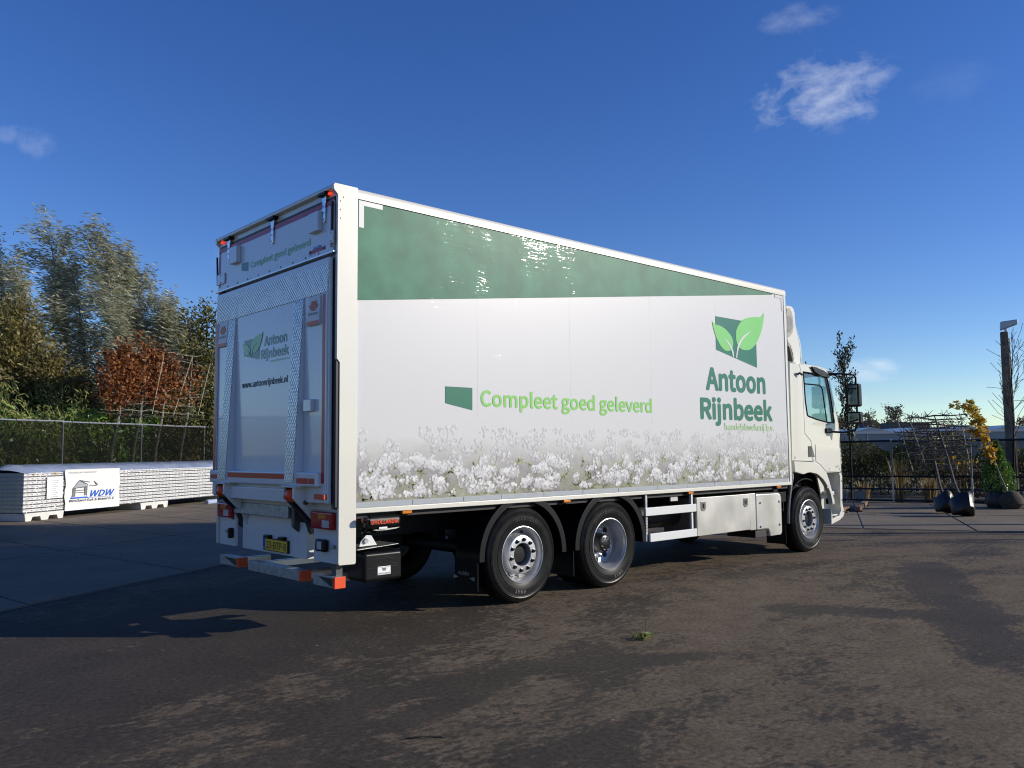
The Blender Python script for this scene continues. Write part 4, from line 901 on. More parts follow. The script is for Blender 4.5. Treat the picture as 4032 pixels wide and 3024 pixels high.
part(MB().add(*(lambda n_: ([(x, 0.075 - 0.0675 * math.cos(R(-24 + 48 * k / n_)), 0.968 + 0.0675 * math.sin(R(-24 + 48 * k / n_))) for k in range(n_ + 1) for x in (0.362, 0.675)], [(2 * k, 2 * k + 1, 2 * k + 3, 2 * k + 2) for k in range(n_)]))(8)), 'cover_band', 'ink', cy)
text('DHOLLANDIA', 'cover_lettering', 'orange', cy, (0.37, 0.0045, 0.948), (1, 0, 0), (0, 0, 1), 0.295, 0.038, bold=0.03)
part(MB().plate([(0.40, 0.895), (0.70, 0.905), (0.66, 0.893), (0.55, 0.885), (0.44, 0.886)], axis='y', a=0.03, b=0.034), 'cover_shield', 'stainless')
pbox('cover_label', 'paper', 0.46, 0.55, 0.016, 0.018, 0.900, 0.918, cy, bevel=0.001)
part(MB().tube([(0.30, 0.06, 0.92), (0.27, -0.02, 0.95), (0.245, -0.075, 0.985)], 0.016, 10), 'marker_arm', 'black_plastic', smooth=True)
mk = part(MB().lathe([(0.0, 0.0), (0.024, 0.0), (0.030, 0.01), (0.030, 0.05), (0.0, 0.055)], 18, axis='x', c=(0.222, -0.085, 1.0)), 'marker_lamp', 'black_plastic', smooth=True)
part(MB().lathe([(0.0, -0.012), (0.014, -0.009), (0.022, 0.0)], 18, axis='x', c=(0.222, -0.085, 1.0)), 'lamp_lens', 'lamp_red', mk, smooth=True)
for k in range(7):
    a = rng.uniform(0.28, 0.42); part(MB().tube([(a, 0.12, 0.86), (a + 0.1, 0.16, 0.80 + 0.03 * k), (a + 0.25, 0.3, 0.84), (a + 0.5, 0.42, 0.90)], 0.009, 6), 'hydraulic_hose', 'black_plastic', smooth=True)
# ---- side guards, toolbox, exhaust box
for x0, z0 in ((4.30, 0.79), (4.38, 0.471)): pbox('side_guard', 'white_paint', x0, 5.355, -0.004, 0.026, z0, z0 + 0.103, bevel=0.008)
for x in (4.355, 5.30): pbox('guard_upright', 'galv' if x < 5 else 'white_paint', x - 0.018, x + 0.018, 0.027, 0.06, 0.48, 1.05, bevel=0.003)
for k in range(6): pbox('upright_slot', 'ink', 4.349, 4.361, 0.0255, 0.03, 0.60 + 0.028 * k * 1.2, 0.616 + 0.028 * k * 1.2, bevel=0.0)
swl = pbox('work_lamp', 'black_plastic', 4.90, 5.10, 0.09, 0.15, 0.925, 1.02, bevel=0.02); pbox('lamp_lens', 'lamp_clear', 4.925, 5.075, 0.087, 0.092, 0.94, 1.005, swl, bevel=0.003)
tb = pbox('toolbox', 'stainless', 5.37, 6.622, 0.012, 0.55, 0.472, 0.962, bevel=0.008); pbox('toolbox_door', 'stainless', 5.362, 6.626, -0.004, 0.011, 0.468, 0.970, tb, bevel=0.006)
for x in (5.50, 6.515):
    hd = part(MB().plate([(x - 0.058, 0.915), (x + 0.058, 0.915), (x + 0.058, 0.825), (x + 0.03, 0.79), (x - 0.03, 0.79), (x - 0.058, 0.825)], axis='y', a=-0.010, b=-0.003), 'toolbox_handle', 'chrome', tb, bevel=0.003)
    pbox('toolbox_latch', 'grey_metal', x - 0.035, x + 0.035, -0.013, -0.009, 0.82, 0.90, tb, bevel=0.003); part(MB().tube([(x, -0.018, 0.835), (x, -0.020, 0.885)], 0.008, 8), 'latch_knob', 'chrome', tb, smooth=True)
ex = part(MB().plate([(6.79, 0.965), (7.42, 0.960), (7.48, 0.935), (7.505, 0.88), (7.50, 0.38), (7.475, 0.34), (7.13, 0.338), (7.12, 0.40), (7.10, 0.43), (6.79, 0.432)], axis='y', a=0.0, b=0.55), 'exhaust_box', 'stainless', bevel=0.035, seg=4)
pbox('box_strap', 'stainless', 6.635, 6.785, 0.004, 0.55, 0.455, 0.972, bevel=0.006); pbox('box_foot', 'ink', 6.80, 7.10, 0.03, 0.5, 0.335, 0.428, bevel=0.006)
for x, z in ((6.90, 0.83), (7.415, 0.825), (6.89, 0.492), (7.405, 0.49)): part(MB().lathe([(0.0, -0.012), (0.013, -0.012), (0.020, 0.0)], 14, c=(x, 0.0, z)), 'bolt', 'chrome', ex, smooth=True)
pbox('valve_block', 'black_plastic', 7.56, 7.80, 0.10, 0.30, 0.80, 0.95); part(MB().tube([(7.6, 0.12, 0.8), (7.62, 0.10, 0.70), (7.70, 0.10, 0.66), (7.74, 0.12, 0.8)], 0.012, 8), 'air_hose', 'black_plastic', smooth=True)
pbox('lamp_bracket', 'black_plastic', 7.38, 7.50, 0.06, 0.12, 0.96, 1.03)
# ---- cab
CY = 0.06
seam = [(8.352, 2.704), (8.365, 1.838), (8.553, 1.718), (8.587, 1.396)]
door_o = [(8.272, 2.918), (8.31, 2.83)] + seam + [(8.78, 1.322), (8.976, 1.208), (9.47, 1.205), (9.488, 1.23), (9.490, 1.678), (9.473, 2.031), (9.40, 2.24), (9.333, 2.423), (9.262, 2.61), (9.193, 2.79), (9.137, 2.885), (8.683, 2.914)]
win = [(8.384, 2.806), (8.735, 2.796), (9.10, 2.760), (9.15, 2.745), (9.249, 2.44), (9.332, 2.04), (9.318, 2.014), (9.086, 2.025), (8.758, 2.064), (8.50, 2.108), (8.461, 2.125), (8.412, 2.35), (8.396, 2.618)]
def sideset(y0, y1):
    d = MB().plate(door_o, [win], 'y', y0, y1).build('cab_door', 'cream', T, bevel=0.006)
    MB().plate([(7.98, 2.93), (8.264, 2.922), (8.302, 2.83), (8.344, 2.704), (8.357, 1.834), (8.545, 1.712), (8.578, 1.40), (7.945, 1.418), (7.955, 1.9)], (), 'y', y0, y1).build('cab_corner_panel', 'cream', T, bevel=0.006)
    MB().plate([(7.948, 1.408), (8.54, 1.390), (8.66, 1.362), (8.78, 1.312), (8.88, 1.262), (8.968, 1.198), (9.03, 1.10), (9.10, 0.95), (9.165, 0.80), (9.19, 0.69), (9.118, 0.696), (9.10, 0.77), (9.065, 0.865), (9.0, 0.96), (8.915, 1.045), (8.83, 1.11), (8.726, 1.165), (8.60, 1.205), (8.451, 1.225), (8.35, 1.22), (8.24, 1.200), (8.15, 1.21), (7.965, 1.245)], (), 'y', y0 - 0.03 if y0 < 1 else y0, y1 if y0 < 1 else y1 + 0.03).build('cab_mudguard', 'cream', T, bevel=0.012, seg=3)
    # window rubber and panes
    g = MB().plate([(x, z) for x, z in win], (), 'y', (y0 + y1) / 2 - 0.004, (y0 + y1) / 2 + 0.004).build('cab_window', 'cab_glass', d)
    mb = MB()
    n = len(win)
    yo = y0 - 0.003 if y0 < 1 else y1 + 0.003
    mb.tube([(x, yo, z) for x, z in win] + [(win[0][0], yo, win[0][1])], 0.011, 6)
    mb.tube([(8.40, yo + 0.004, 2.620), (8.864, yo + 0.004, 2.619), (8.935, yo + 0.004, 2.60), (8.983, yo + 0.004, 2.553), (9.087, yo + 0.004, 2.03)], 0.011, 6)
    mb.build('window_rubber', 'black_plastic', d, smooth=True)
    return d
door = sideset(CY, CY + 0.045); sideset(W - CY - 0.045, W - CY)
# roof, back wall, front
OFF = [(0.06, 0.0), (0.10, 0.05), (0.18, 0.10), (0.40, 0.17), (0.80, 0.21), (1.29, 0.225)]
OFF = OFF + [(W - y, o) for y, o in reversed(OFF[:-1])]
def loft(rows, name, m, **k):
    """rows: list of functions of (y, off) -> point"""
    mb = MB(); n = len(OFF); vs = [r(y, o) for r in rows for y, o in OFF]; fs = []
    for i in range(len(rows) - 1):
        for j in range(n - 1): fs.append((i * n + j, i * n + j + 1, (i + 1) * n + j + 1, (i + 1) * n + j))
    mb.add(vs, fs); o = mb.build(name, m, T, smooth=True); md = o.modifiers.new('solid', 'SOLIDIFY'); md.thickness = 0.02; md.offset = 0
    return o
def row(x, z, kx=1.0, kz=0.0): return lambda y, o: (x + o * kx, y, z + kz * o)
loft([row(7.98, 2.925, 0, 0.35), row(8.27, 2.92, 0, 0.4), row(8.68, 2.912, 0.2, 0.4), row(9.0, 2.90, 0.5, 0.35), row(9.14, 2.885, 0.8, 0.2), row(9.185, 2.80, 1, 0)], 'cab_roof', 'cream')
loft([row(9.20, 2.785, 1), row(9.333, 2.423, 1), row(9.468, 2.03, 1)], 'windscreen', 'cab_glass')
loft([row(9.472, 2.02, 1), row(9.488, 1.68, 1), row(9.492, 1.20, 1), row(9.50, 1.14, 1), row(9.48, 0.70, 1), row(9.54, 0.54, 1), row(9.46, 0.43, 1)], 'cab_front', 'cream')
pbox('cab_back_wall', 'cream', 7.965, 8.0, CY + 0.01, W - CY - 0.01, 1.12, 2.925, bevel=0.02)
pbox('air_dam', 'cream', 7.86, 7.962, CY + 0.03, CY + 0.05, 1.41, 2.94, bevel=0.006); pbox('air_dam', 'cream', 7.86, 7.962, W - CY - 0.05, W - CY - 0.03, 1.41, 2.94, bevel=0.006)
pbox('cab_floor', 'interior', 8.0, 9.45, CY + 0.05, W - CY - 0.05, 1.24, 1.34); pbox('dashboard', 'interior', 9.12, 9.50, CY + 0.07, W - CY - 0.07, 1.6, 2.02, bevel=0.05, seg=3)
pbox('engine_bay', 'black_chassis', 8.95, 9.44, 0.42, W - 0.42, 0.42, 1.22); pbox('arch_liner', 'black_chassis', 7.95, 9.1, 0.46, W - 0.46, 0.6, 1.24)
for y in (0.62, 1.96):
    st = pbox('seat', 'interior', 8.45, 8.95, y - 0.25, y + 0.25, 1.60, 1.78, bevel=0.05, seg=3)
    part(MB().hexa([(8.38, y - 0.23, 1.75), (8.56, y - 0.23, 1.75), (8.56, y + 0.23, 1.75), (8.38, y + 0.23, 1.75)], [(8.32, y - 0.19, 2.40), (8.42, y - 0.19, 2.40), (8.42, y + 0.19, 2.40), (8.32, y + 0.19, 2.40)]), 'seat_back', 'interior', st, bevel=0.05, seg=3)
    part(MB().box(8.33, 8.43, y - 0.13, y + 0.13, 2.42, 2.62), 'head_rest', 'interior', st, bevel=0.04, seg=3)
sw = part(MB().tube([(9.02 + 0.07 * math.cos(t), 1.95 + 0.22 * math.sin(t), 1.98 + 0.20 * math.cos(t)) for t in np.linspace(0, 2 * math.pi, 25)], 0.014, 8), 'steering_wheel', 'interior', smooth=True)
# door details
part(MB().plate([(8.67, 1.665), (9.485, 1.60), (9.486, 1.222), (9.0, 1.224), (8.82, 1.335), (8.67, 1.395)], axis='y', a=CY - 0.008, b=CY + 0.002), 'door_panel', 'cream', door, bevel=0.007, seg=3)
hd = part(MB().plate([(8.444, 1.639), (8.565, 1.635), (8.645, 1.462), (8.438, 1.466)], axis='y', a=CY - 0.004, b=CY + 0.002), 'door_handle', 'grey_metal', door, bevel=0.002)
part(MB().plate([(8.452, 1.628), (8.548, 1.626), (8.535, 1.475), (8.452, 1.476)], axis='y', a=CY - 0.007, b=CY - 0.003), 'handle_recess', 'ink', door)
text('CF', 'model_lettering', 'chrome', door, (9.30, CY - 0.0095, 1.282), (1, 0, 0), (0, 0, 1), 0.13, 0.036, bold=0.03)
text('340', 'model_lettering', 'chrome', door, (8.535, CY - 0.002, 1.978), (1, 0, 0), (0, 0, 1), 0.15, 0.026, bold=0.02)
for x, z in ((9.09, 1.265), (9.44, 1.26), (8.60, 1.41), (8.03, 1.46)): flat([(x - 0.015, z - 0.02), (x + 0.015, z - 0.02), (x + 0.015, z + 0.02), (x - 0.015, z + 0.02)], 'jack_mark', 'reflective_grey', T, at=CY - 0.0095 if x > 9 else CY - 0.003)
part(MB().plate([(8.60, 2.905), (8.745, 2.90), (9.0, 2.862), (9.20, 2.80), (9.175, 2.745), (9.05, 2.755), (8.86, 2.77), (8.70, 2.815)], axis='y', a=CY - 0.035, b=CY - 0.01), 'window_visor', 'black_plastic', door, bevel=0.008)
pbox('sun_visor', 'black_plastic', 9.16, 9.42, CY + 0.02, W - CY - 0.02, 2.80, 2.875, bevel=0.02)
part(MB().tube([(8.20, CY - 0.01, 2.76), (8.17, CY - 0.05, 2.775), (8.24, CY - 0.06, 2.75)], 0.02, 8), 'door_lamp', 'black_plastic', smooth=True)
part(MB().tube([(8.68, CY + 0.1, 2.92), (8.66, CY + 0.1, 3.0)], 0.010, 8), 'aerial', 'black_plastic', smooth=True)
# mirrors
arm = part(MB().tube([(9.12, CY, 2.815), (9.30, -0.10, 2.815), (9.50, -0.22, 2.80), (9.545, -0.235, 2.76), (9.545, -0.235, 2.30), (9.545, -0.235, 1.98), (9.50, -0.21, 1.885), (9.35, -0.08, 1.855), (9.18, CY - 0.01, 1.87)], 0.017, 10), 'mirror_arm', 'black_plastic', smooth=True)
for (z0, z1, hw) in ((2.272, 2.65, 0.105), (1.985, 2.19, 0.115)):
    mr = pbox('mirror', 'black_plastic', 9.43, 9.56, -0.225 - hw, -0.225 + hw, z0, z1, bevel=0.035, seg=4)
    pbox('mirror_glass', 'mirror', 9.424, 9.432, -0.225 - hw + 0.028, -0.225 + hw - 0.028, z0 + 0.035, z1 - 0.025, mr, bevel=0.003)
    pbox('mirror_rim', 'black_plastic', 9.428, 9.436, -0.225 - hw + 0.006, -0.225 + hw - 0.006, z0 + 0.012, z1 - 0.012, mr, bevel=0.004)
pbox('mirror_foot', 'black_plastic', 9.02, 9.22, CY - 0.03, CY + 0.01, 1.845, 1.925, bevel=0.015)
# bumper corner and steps
bc = part(MB().plate([(9.085, 0.372), (9.40, 0.432), (9.49, 0.47), (9.545, 0.54), (9.49, 0.69), (9.522, 1.14), (9.48, 1.196), (9.41, 1.196), (9.435, 1.12), (9.41, 0.67), (9.43, 0.58), (9.36, 0.50), (9.14, 0.46), (9.10, 0.63)], axis='y', a=CY - 0.012, b=0.30), 'bumper_corner', 'cream', bevel=0.012, seg=3)
part(MB().plate([(9.02, 1.2), (9.43, 1.2), (9.43, 0.45), (9.10, 0.42), (9.16, 0.8)], axis='y', a=0.24, b=0.27), 'step_well', 'cream', bevel=0.006)
pbox('step_tread', 'alu_checker', 9.12, 9.44, CY + 0.02, 0.25, 0.50, 0.525, bc); pbox('step_tread', 'cream', 9.20, 9.42, CY + 0.06, 0.25, 0.83, 0.90, bevel=0.015)
for x, z in ((9.33, 1.10), (9.33, 0.98), (9.475, 1.06), (9.465, 0.75), (9.49, 0.56)): part(MB().lathe([(0.0, -0.006), (0.010, -0.006), (0.012, 0.002)], 10, c=(x, CY - 0.012 if x > 9.4 else 0.24, z)), 'bolt', 'ink', bc, smooth=True)
wl2 = pbox('step_lamp', 'black_plastic', 9.13, 9.24, CY - 0.01, CY + 0.10, 0.695, 0.79, bevel=0.015); pbox('lamp_lens', 'lamp_clear', 9.145, 9.215, CY - 0.014, CY - 0.008, 0.71, 0.775, wl2, bevel=0.004)
pbox('side_marker', 'lamp_clear', 8.95, 9.03, CY - 0.036, CY - 0.028, 0.96, 1.02, bevel=0.004)
gr = part(MB().plate([(9.49, 1.67), (9.56, 1.655), (9.62, 1.58), (9.625, 1.36), (9.59, 1.25), (9.515, 1.205), (9.49, 1.23)], axis='y', a=CY + 0.04, b=0.20), 'grille_corner', 'cream', bevel=0.015, seg=3)
for k in range(4): pbox('grille_slat', 'black_plastic', 9.545, 9.60, CY + 0.034, CY + 0.045, 1.30 + 0.075 * k, 1.35 + 0.075 * k, gr, bevel=0.004)
# front axle mudguard strip and flap
part(MB().tube([(7.985, 0.10, 1.13), (7.955, 0.10, 1.06), (7.90, 0.10, 0.90), (7.85, 0.10, 0.70), (7.83, 0.10, 0.47)], 0.028, 8), 'wheel_arch_strip', 'grey_metal', smooth=True)
part(arc_band((8.42, 0.52), 0.60, 0.615, 70, 185, 0.11, 0.44), 'front_mudguard', 'black_plastic', smooth=True)
pbox('mud_flap', 'black_plastic', 7.79, 7.80, 0.12, 0.45, 0.16, 0.46, bevel=0.002)
# roof air deflector
cur = [(8.10, 3.85), (8.26, 3.848), (8.315, 3.82), (8.345, 3.76), (8.36, 3.57), (8.405, 3.44), (8.455, 3.32), (8.482, 3.20), (8.485, 3.08), (8.472, 2.955)]
def defl():
    ys = [(0.15, 0), (0.17, 0.02), (0.24, 0.06), (0.45, 0.11), (0.9, 0.15), (1.29, 0.16)]; ys = ys + [(W - y, o) for y, o in reversed(ys[:-1])]
    mb = MB(); n = len(ys); vs = []; fs = []
    for x, z in cur:
        k = min(1, (3.85 - z) / 0.5) * 3.2
        for y, o in ys: vs.append((x + o * (k + 0.2), y, z + o * 0.15))
    for i in range(len(cur) - 1):
        for j in range(n - 1): fs.append((i * n + j, i * n + j + 1, (i + 1) * n + j + 1, (i + 1) * n + j))
    mb.add(vs, fs); o = mb.build('air_deflector', 'cream', T, smooth=True)
    md = o.modifiers.new('s', 'SOLIDIFY'); md.thickness = 0.02; md.offset = -1
    for y0 in (0.15, W - 0.17):
        MB().plate(cur + [(8.26, 2.96), (8.235, 3.05), (8.18, 3.18), (8.10, 3.30), (8.075, 3.5)], (), 'y', y0, y0 + 0.02).build('deflector_side', 'cream', o, bevel=0.008)
    flat([(8.105, 3.80), (8.20, 3.81), (8.255, 3.76), (8.29, 3.66), (8.295, 3.52), (8.25, 3.42), (8.17, 3.36), (8.09, 3.33)], 'deflector_opening', 'fairing_inside', o, at=0.1465)
    flat([(8.11, 3.68), (8.22, 3.70), (8.265, 3.62), (8.255, 3.50), (8.19, 3.43), (8.11, 3.42)], 'deflector_opening', 'grey_metal', o, at=0.1445)
    pbox('deflector_strut', 'grey_metal', 8.08, 8.12, 0.4, W - 0.4, 2.95, 3.80, o)
    for k in range(6):
        t = R(90 - k * 16); MB().box(8.10 + 0.16 * math.cos(t) - 0.012, 8.10 + 0.16 * math.cos(t) + 0.012, 0.143, 0.149, 2.97 + 0.26 * math.sin(t) - 0.03, 2.97 + 0.26 * math.sin(t) + 0.03).build('deflector_seam', 'fairing_inside', o)
defl()

# ================================================================== PANEL STACK
SD = Vector((0.83, 0.557, 0)).normalized(); ang = math.atan2(SD.y, SD.x)
ST = empty('panel_stack', (1.07, 16.5, 0.016), ang, 'long low stack of film-wrapped white sandwich panels with banner, on foam pallets', 'panel stack')
SL_, SW_ = 13.2, 1.12
NP = 10; z0 = 0.215; ph = 0.0965
pan = None
for k in range(NP):
    z = z0 + k * ph
    if pan is None:
        # ribbed facing: profile across the long side, extruded along the panel
        pr = [(0.0, 0.004), (-0.012, 0.012), (-0.012, 0.030), (0.0, 0.036), (0.0, 0.044), (-0.016, 0.052), (-0.016, 0.074), (0.0, 0.080), (0.0, 0.084), (SW_, 0.084), (SW_, 0.004)]
        mb = MB(); mb.plate([(a, b) for a, b in pr], axis='x', a=0.0, b=SL_)
        pan = mb.build('panel', 'panel_skin', ST)
        pan.location = (0, 0, z)
        core0 = MB().box(-0.006, 0.02, 0.03, SW_ - 0.03, 0.014, 0.074).build('panel_core', 'panel_core', pan)
        gap0 = MB().box(0.01, SL_ - 0.01, -0.010, SW_ - 0.01, -0.014, 0.0045).build('panel_gap', 'panel_gap', pan)
        notch0 = MB()
        for q in range(int(SL_ / 0.155)):
            x = 0.10 + q * 0.155; notch0.box(x, x + 0.035, -0.0135, 0.0, 0.0345, 0.0415)
        tag(notch0.build('joint_notches', 'panel_gap', pan), kind='stuff')
    else:
        o = copy_tree(pan, ST); o.location = (0, 0, z); 
ztop = z0 + NP * ph
wrap = MB(); nx_ = 40; ny_ = 6; vs = []; 
for i in range(nx_ + 1):
    for j in range(ny_ + 1):
        vs.append((-0.03 + (SL_ + 0.06) * i / nx_, -0.03 + (SW_ + 0.06) * j / ny_, ztop + (-0.05, 0.05, 0.12, 0.17, 0.19, 0.18, -0.05)[j] * (0.35 if i in (0, nx_) else 1) + 0.014 * random.random()))
wrap.add(vs, [(i * (ny_ + 1) + j, (i + 1) * (ny_ + 1) + j, (i + 1) * (ny_ + 1) + j + 1, i * (ny_ + 1) + j + 1) for i in range(nx_) for j in range(ny_)])
wrap.build('top_wrap', 'wrap_blue', ST, smooth=True)
film = MB(); vs = []
for i in range(nx_ + 1):
    for j in range(5): vs.append((-0.035 + (SL_ + 0.07) * i / nx_, -0.034 - 0.012 * random.random(), z0 - 0.02 + (NP * ph + 0.02) * j / 4))
film.add(vs, [(i * 5 + j, (i + 1) * 5 + j, (i + 1) * 5 + j + 1, i * 5 + j + 1) for i in range(nx_) for j in range(4)])
film.build('side_film', 'clear_film', ST, smooth=True)
ef = MB(); vs = []
for i in range(7):
    for j in range(5): vs.append((-0.036 - 0.012 * random.random(), -0.03 + (SW_ + 0.06) * i / 6, z0 - 0.02 + (NP * ph + 0.02) * j / 4))
ef.add(vs, [(i * 5 + j, (i + 1) * 5 + j, (i + 1) * 5 + j + 1, i * 5 + j + 1) for i in range(6) for j in range(4)]); ef.build('end_film', 'clear_film', ST, smooth=True)
# banner: slightly rippled sheet on the long side
bx0, bx1 = 1.27, 3.28
bn = MB(); vs = []
for i in range(19):
    for j in range(13):
        vs.append((bx0 + (bx1 - bx0) * i / 18 + 0.02 * math.sin(j), -0.062 - 0.006 * math.cos(j * 2.6) - 0.004 * random.random(), 0.17 + (ztop - 0.12) * j / 12))
bn.add(vs, [(i * 13 + j, (i + 1) * 13 + j, (i + 1) * 13 + j + 1, i * 13 + j + 1) for i in range(18) for j in range(12)])
banner = bn.build('banner', 'banner', ST, smooth=True)
BYo = -0.076
def bp(x, z): return (bx0 + x * 0.78, z)
text('WDW', 'banner_lettering', 'ink_blue', banner, (bx0 + 0.88, BYo, 0.50), (1, 0, 0), (0, 0, 1), 0.92, 0.16, bold=0.035, shear=0.3)
text('Westland Dak & Wand B.V.', 'banner_lettering', 'ink', banner, (bx0 + 0.14, BYo, 0.385), (1, 0, 0), (0, 0, 1), 1.66, 0.07, bold=0.012, shear=0.2)
text('FALK BOUWT SAMEN MET', 'banner_lettering', 'ink_grey', banner, (bx0 + 0.10, BYo, ztop - 0.055), (1, 0, 0), (0, 0, 1), 1.0, 0.04)
flat([bp(0.24, 0.468), bp(2.20, 0.468), bp(2.20, 0.475), bp(1.05, 0.478), bp(0.98, 0.505), bp(0.24, 0.505)], 'banner_stripe', 'ink_blue', banner, at=BYo)
for a, b in (((0.30, 0.51), (0.34, 0.74)), ((0.34, 0.74), (0.62, 0.94)), ((0.62, 0.94), (0.98, 0.83)), ((0.98, 0.83), (0.96, 0.53)), ((0.34, 0.74), (0.98, 0.76)), ((0.62, 0.94), (1.10, 0.88)), ((0.36, 0.62), (0.96, 0.62)), ((0.36, 0.68), (0.96, 0.68)),
             ((0.42, 0.52), (0.44, 0.74)), ((0.86, 0.54), (0.87, 0.78)), ((1.05, 0.80), (1.42, 0.78)), ((1.42, 0.78), (1.30, 0.90)), ((1.30, 0.90), (1.48, 0.80))):
    mb = MB(); mb.tube([(bx0 + a[0] * 0.78, BYo, a[1]), (bx0 + b[0] * 0.78, BYo, b[1])], 0.009, 4); mb.build('banner_drawing', 'ink_grey', banner)
flat([bp(0.36, 0.75), bp(0.62, 0.92), bp(0.92, 0.83), bp(0.92, 0.77)], 'banner_drawing', 'reflective_grey', banner, at=BYo + 0.002); flat([bp(0.31, 0.52), bp(0.41, 0.52), bp(0.43, 0.73), bp(0.35, 0.73)], 'banner_drawing', 'ink_grey', banner, at=BYo + 0.002); flat([bp(0.87, 0.54), bp(0.95, 0.54), bp(0.97, 0.80), bp(0.88, 0.77)], 'banner_drawing', 'ink_grey', banner, at=BYo + 0.002)
lab = MB(); lab.box(0.68, 1.20, -0.056, -0.052, 0.52, 1.06); lab = lab.build('packing_list', 'paper', ST)
for k in range(9): MB().box(0.73, 0.73 + random.uniform(0.22, 0.42), -0.059, -0.057, 0.55 + k * 0.05, 0.565 + k * 0.05).build('list_line', 'reflective_grey', lab)
for (x, z, dx) in ((0.25, ztop, 0.05), (0.9, ztop + 0.005, 0.12), (4.45, ztop - 0.02, 0.04), (10.4, ztop - 0.02, 0.03), (2.9, ztop - 0.005, 0.03)): MB().hexa([(x, -0.055, z - 0.03), (x + dx, -0.055, z - 0.06), (x + dx + 0.02, -0.055, z - 0.05), (x + 0.03, -0.055, z - 0.01)], [(x, -0.050, z - 0.03), (x + dx, -0.050, z - 0.06), (x + dx + 0.02, -0.050, z - 0.05), (x + 0.03, -0.050, z - 0.01)]).build('tape_scrap', 'yellow_strap', ST)
fp = None
for x in (0.02, 4.2, 8.4, 11.9):
    if fp is None:
        pts = [(0.0, 0.195), (1.25, 0.195), (1.25, 0.15), (1.22, 0.0), (1.06, 0.0), (1.02, 0.10), (0.78, 0.10), (0.73, 0.0), (0.52, 0.0), (0.48, 0.10), (0.25, 0.10), (0.20, 0.0), (0.03, 0.0), (0.0, 0.15)]
        fp = MB().plate(pts, axis='y', a=-0.05, b=SW_ - 0.02).build('foam_pallet', 'foam_pallet', ST, bevel=0.012); fp.location = (x, 0, 0)
    else:
        o = fp.copy(); col.objects.link(o); o.parent = ST; o.location = (x, 0, 0)
roll = empty('film_roll', (6.9, 19.7, 0.016), ang, 'loose roll of clear wrapping film lying beside the panel stack', 'film roll')
MB().lathe([(0.02, 0.0), (0.07, 0.0), (0.075, 0.02), (0.075, 1.2), (0.07, 1.22), (0.02, 1.22)], 18, axis='x', c=(0, 0, 0.075)).build('film_layers', 'wrap_blue', roll, smooth=True)
MB().lathe([(0.0, -0.02), (0.028, -0.02), (0.028, 1.24), (0.0, 1.24)], 12, axis='x', c=(0, 0, 0.075)).build('roll_core', 'timber', roll, smooth=True)

# ================================================================== FENCES
def fence(name, base, d, n0, n1, step, h, label, rails, postr, netz, net, pm, rm, cat='fence'):
    d = Vector((*d, 0)).normalized(); F = empty(name, (base[0], base[1], 0), math.atan2(d.y, d.x), label, cat)
    for k in range(n0, n1 + 1):
        p = MB().tube([(k * step, 0, -0.05), (k * step, 0, h)], postr, 10).build('post', pm, F, smooth=True)
        MB().lathe([(0.0, 0.02), (postr * 0.8, 0.015), (postr * 1.15, 0.0)], 10, axis='z', c=(k * step, 0, h)).build('post_cap', pm, p, smooth=True)
    for z, r in rails:
        for k in range(n0, n1): MB().tube([(k * step, 0.0, z + random.uniform(-.01, .01)), ((k + 0.5) * step, 0, z - 0.008), ((k + 1) * step - 0.004, 0, z + random.uniform(-.01, .01))], r, 8).build('rail', rm, F, smooth=True)
    for k in range(n0, n1):
        mb = MB(); vs = []
        for i in range(9):
            for j in range(5): vs.append((k * step + step * i / 8, -postr - 0.008 + 0.006 * math.sin(i * 1.9 + j) * (0 if i in (0, 8) else 1), netz[0] + (netz[1] - netz[0]) * j / 4))
        mb.add(vs, [(i * 5 + j, (i + 1) * 5 + j, (i + 1) * 5 + j + 1, i * 5 + j + 1) for i in range(8) for j in range(4)])
        mb.build('net_or_shade_sheet', net, F, smooth=True)
        if rails:
            for q in range(5):
                x = k * step + step * (q + 0.5) / 5; MB().lathe([(0.030, -0.012), (0.033, 0.0), (0.030, 0.012)], 8, axis='x', c=(x, 0, rails[0][0])).build('net_tie', 'ink', F)
    return F
fence('net_fence', (2.84, 20.3), (0.857, 0.515), -5, 5, 3.22, 2.58, 'galvanised pipe fence with dark windbreak net behind the panel stack', [(2.60, 0.026)], 0.036, (0.05, 2.57), 'windbreak_net', 'steel_post', 'steel_post')
fence('pipe_fence', (20.97, 4.15), (0.353, -0.936), -4, 5, 2.04, 1.86, 'low yard fence of dark pipes on steel posts in front of nursery beds', [(1.80, 0.030), (0.76, 0.026), (0.40, 0.026), (0.07, 0.03)], 0.030, (0.76, 1.78), 'shade_sheet', 'steel_post', 'pipe_dark')  # translucent dark sheet added between the rails to darken the plants behind

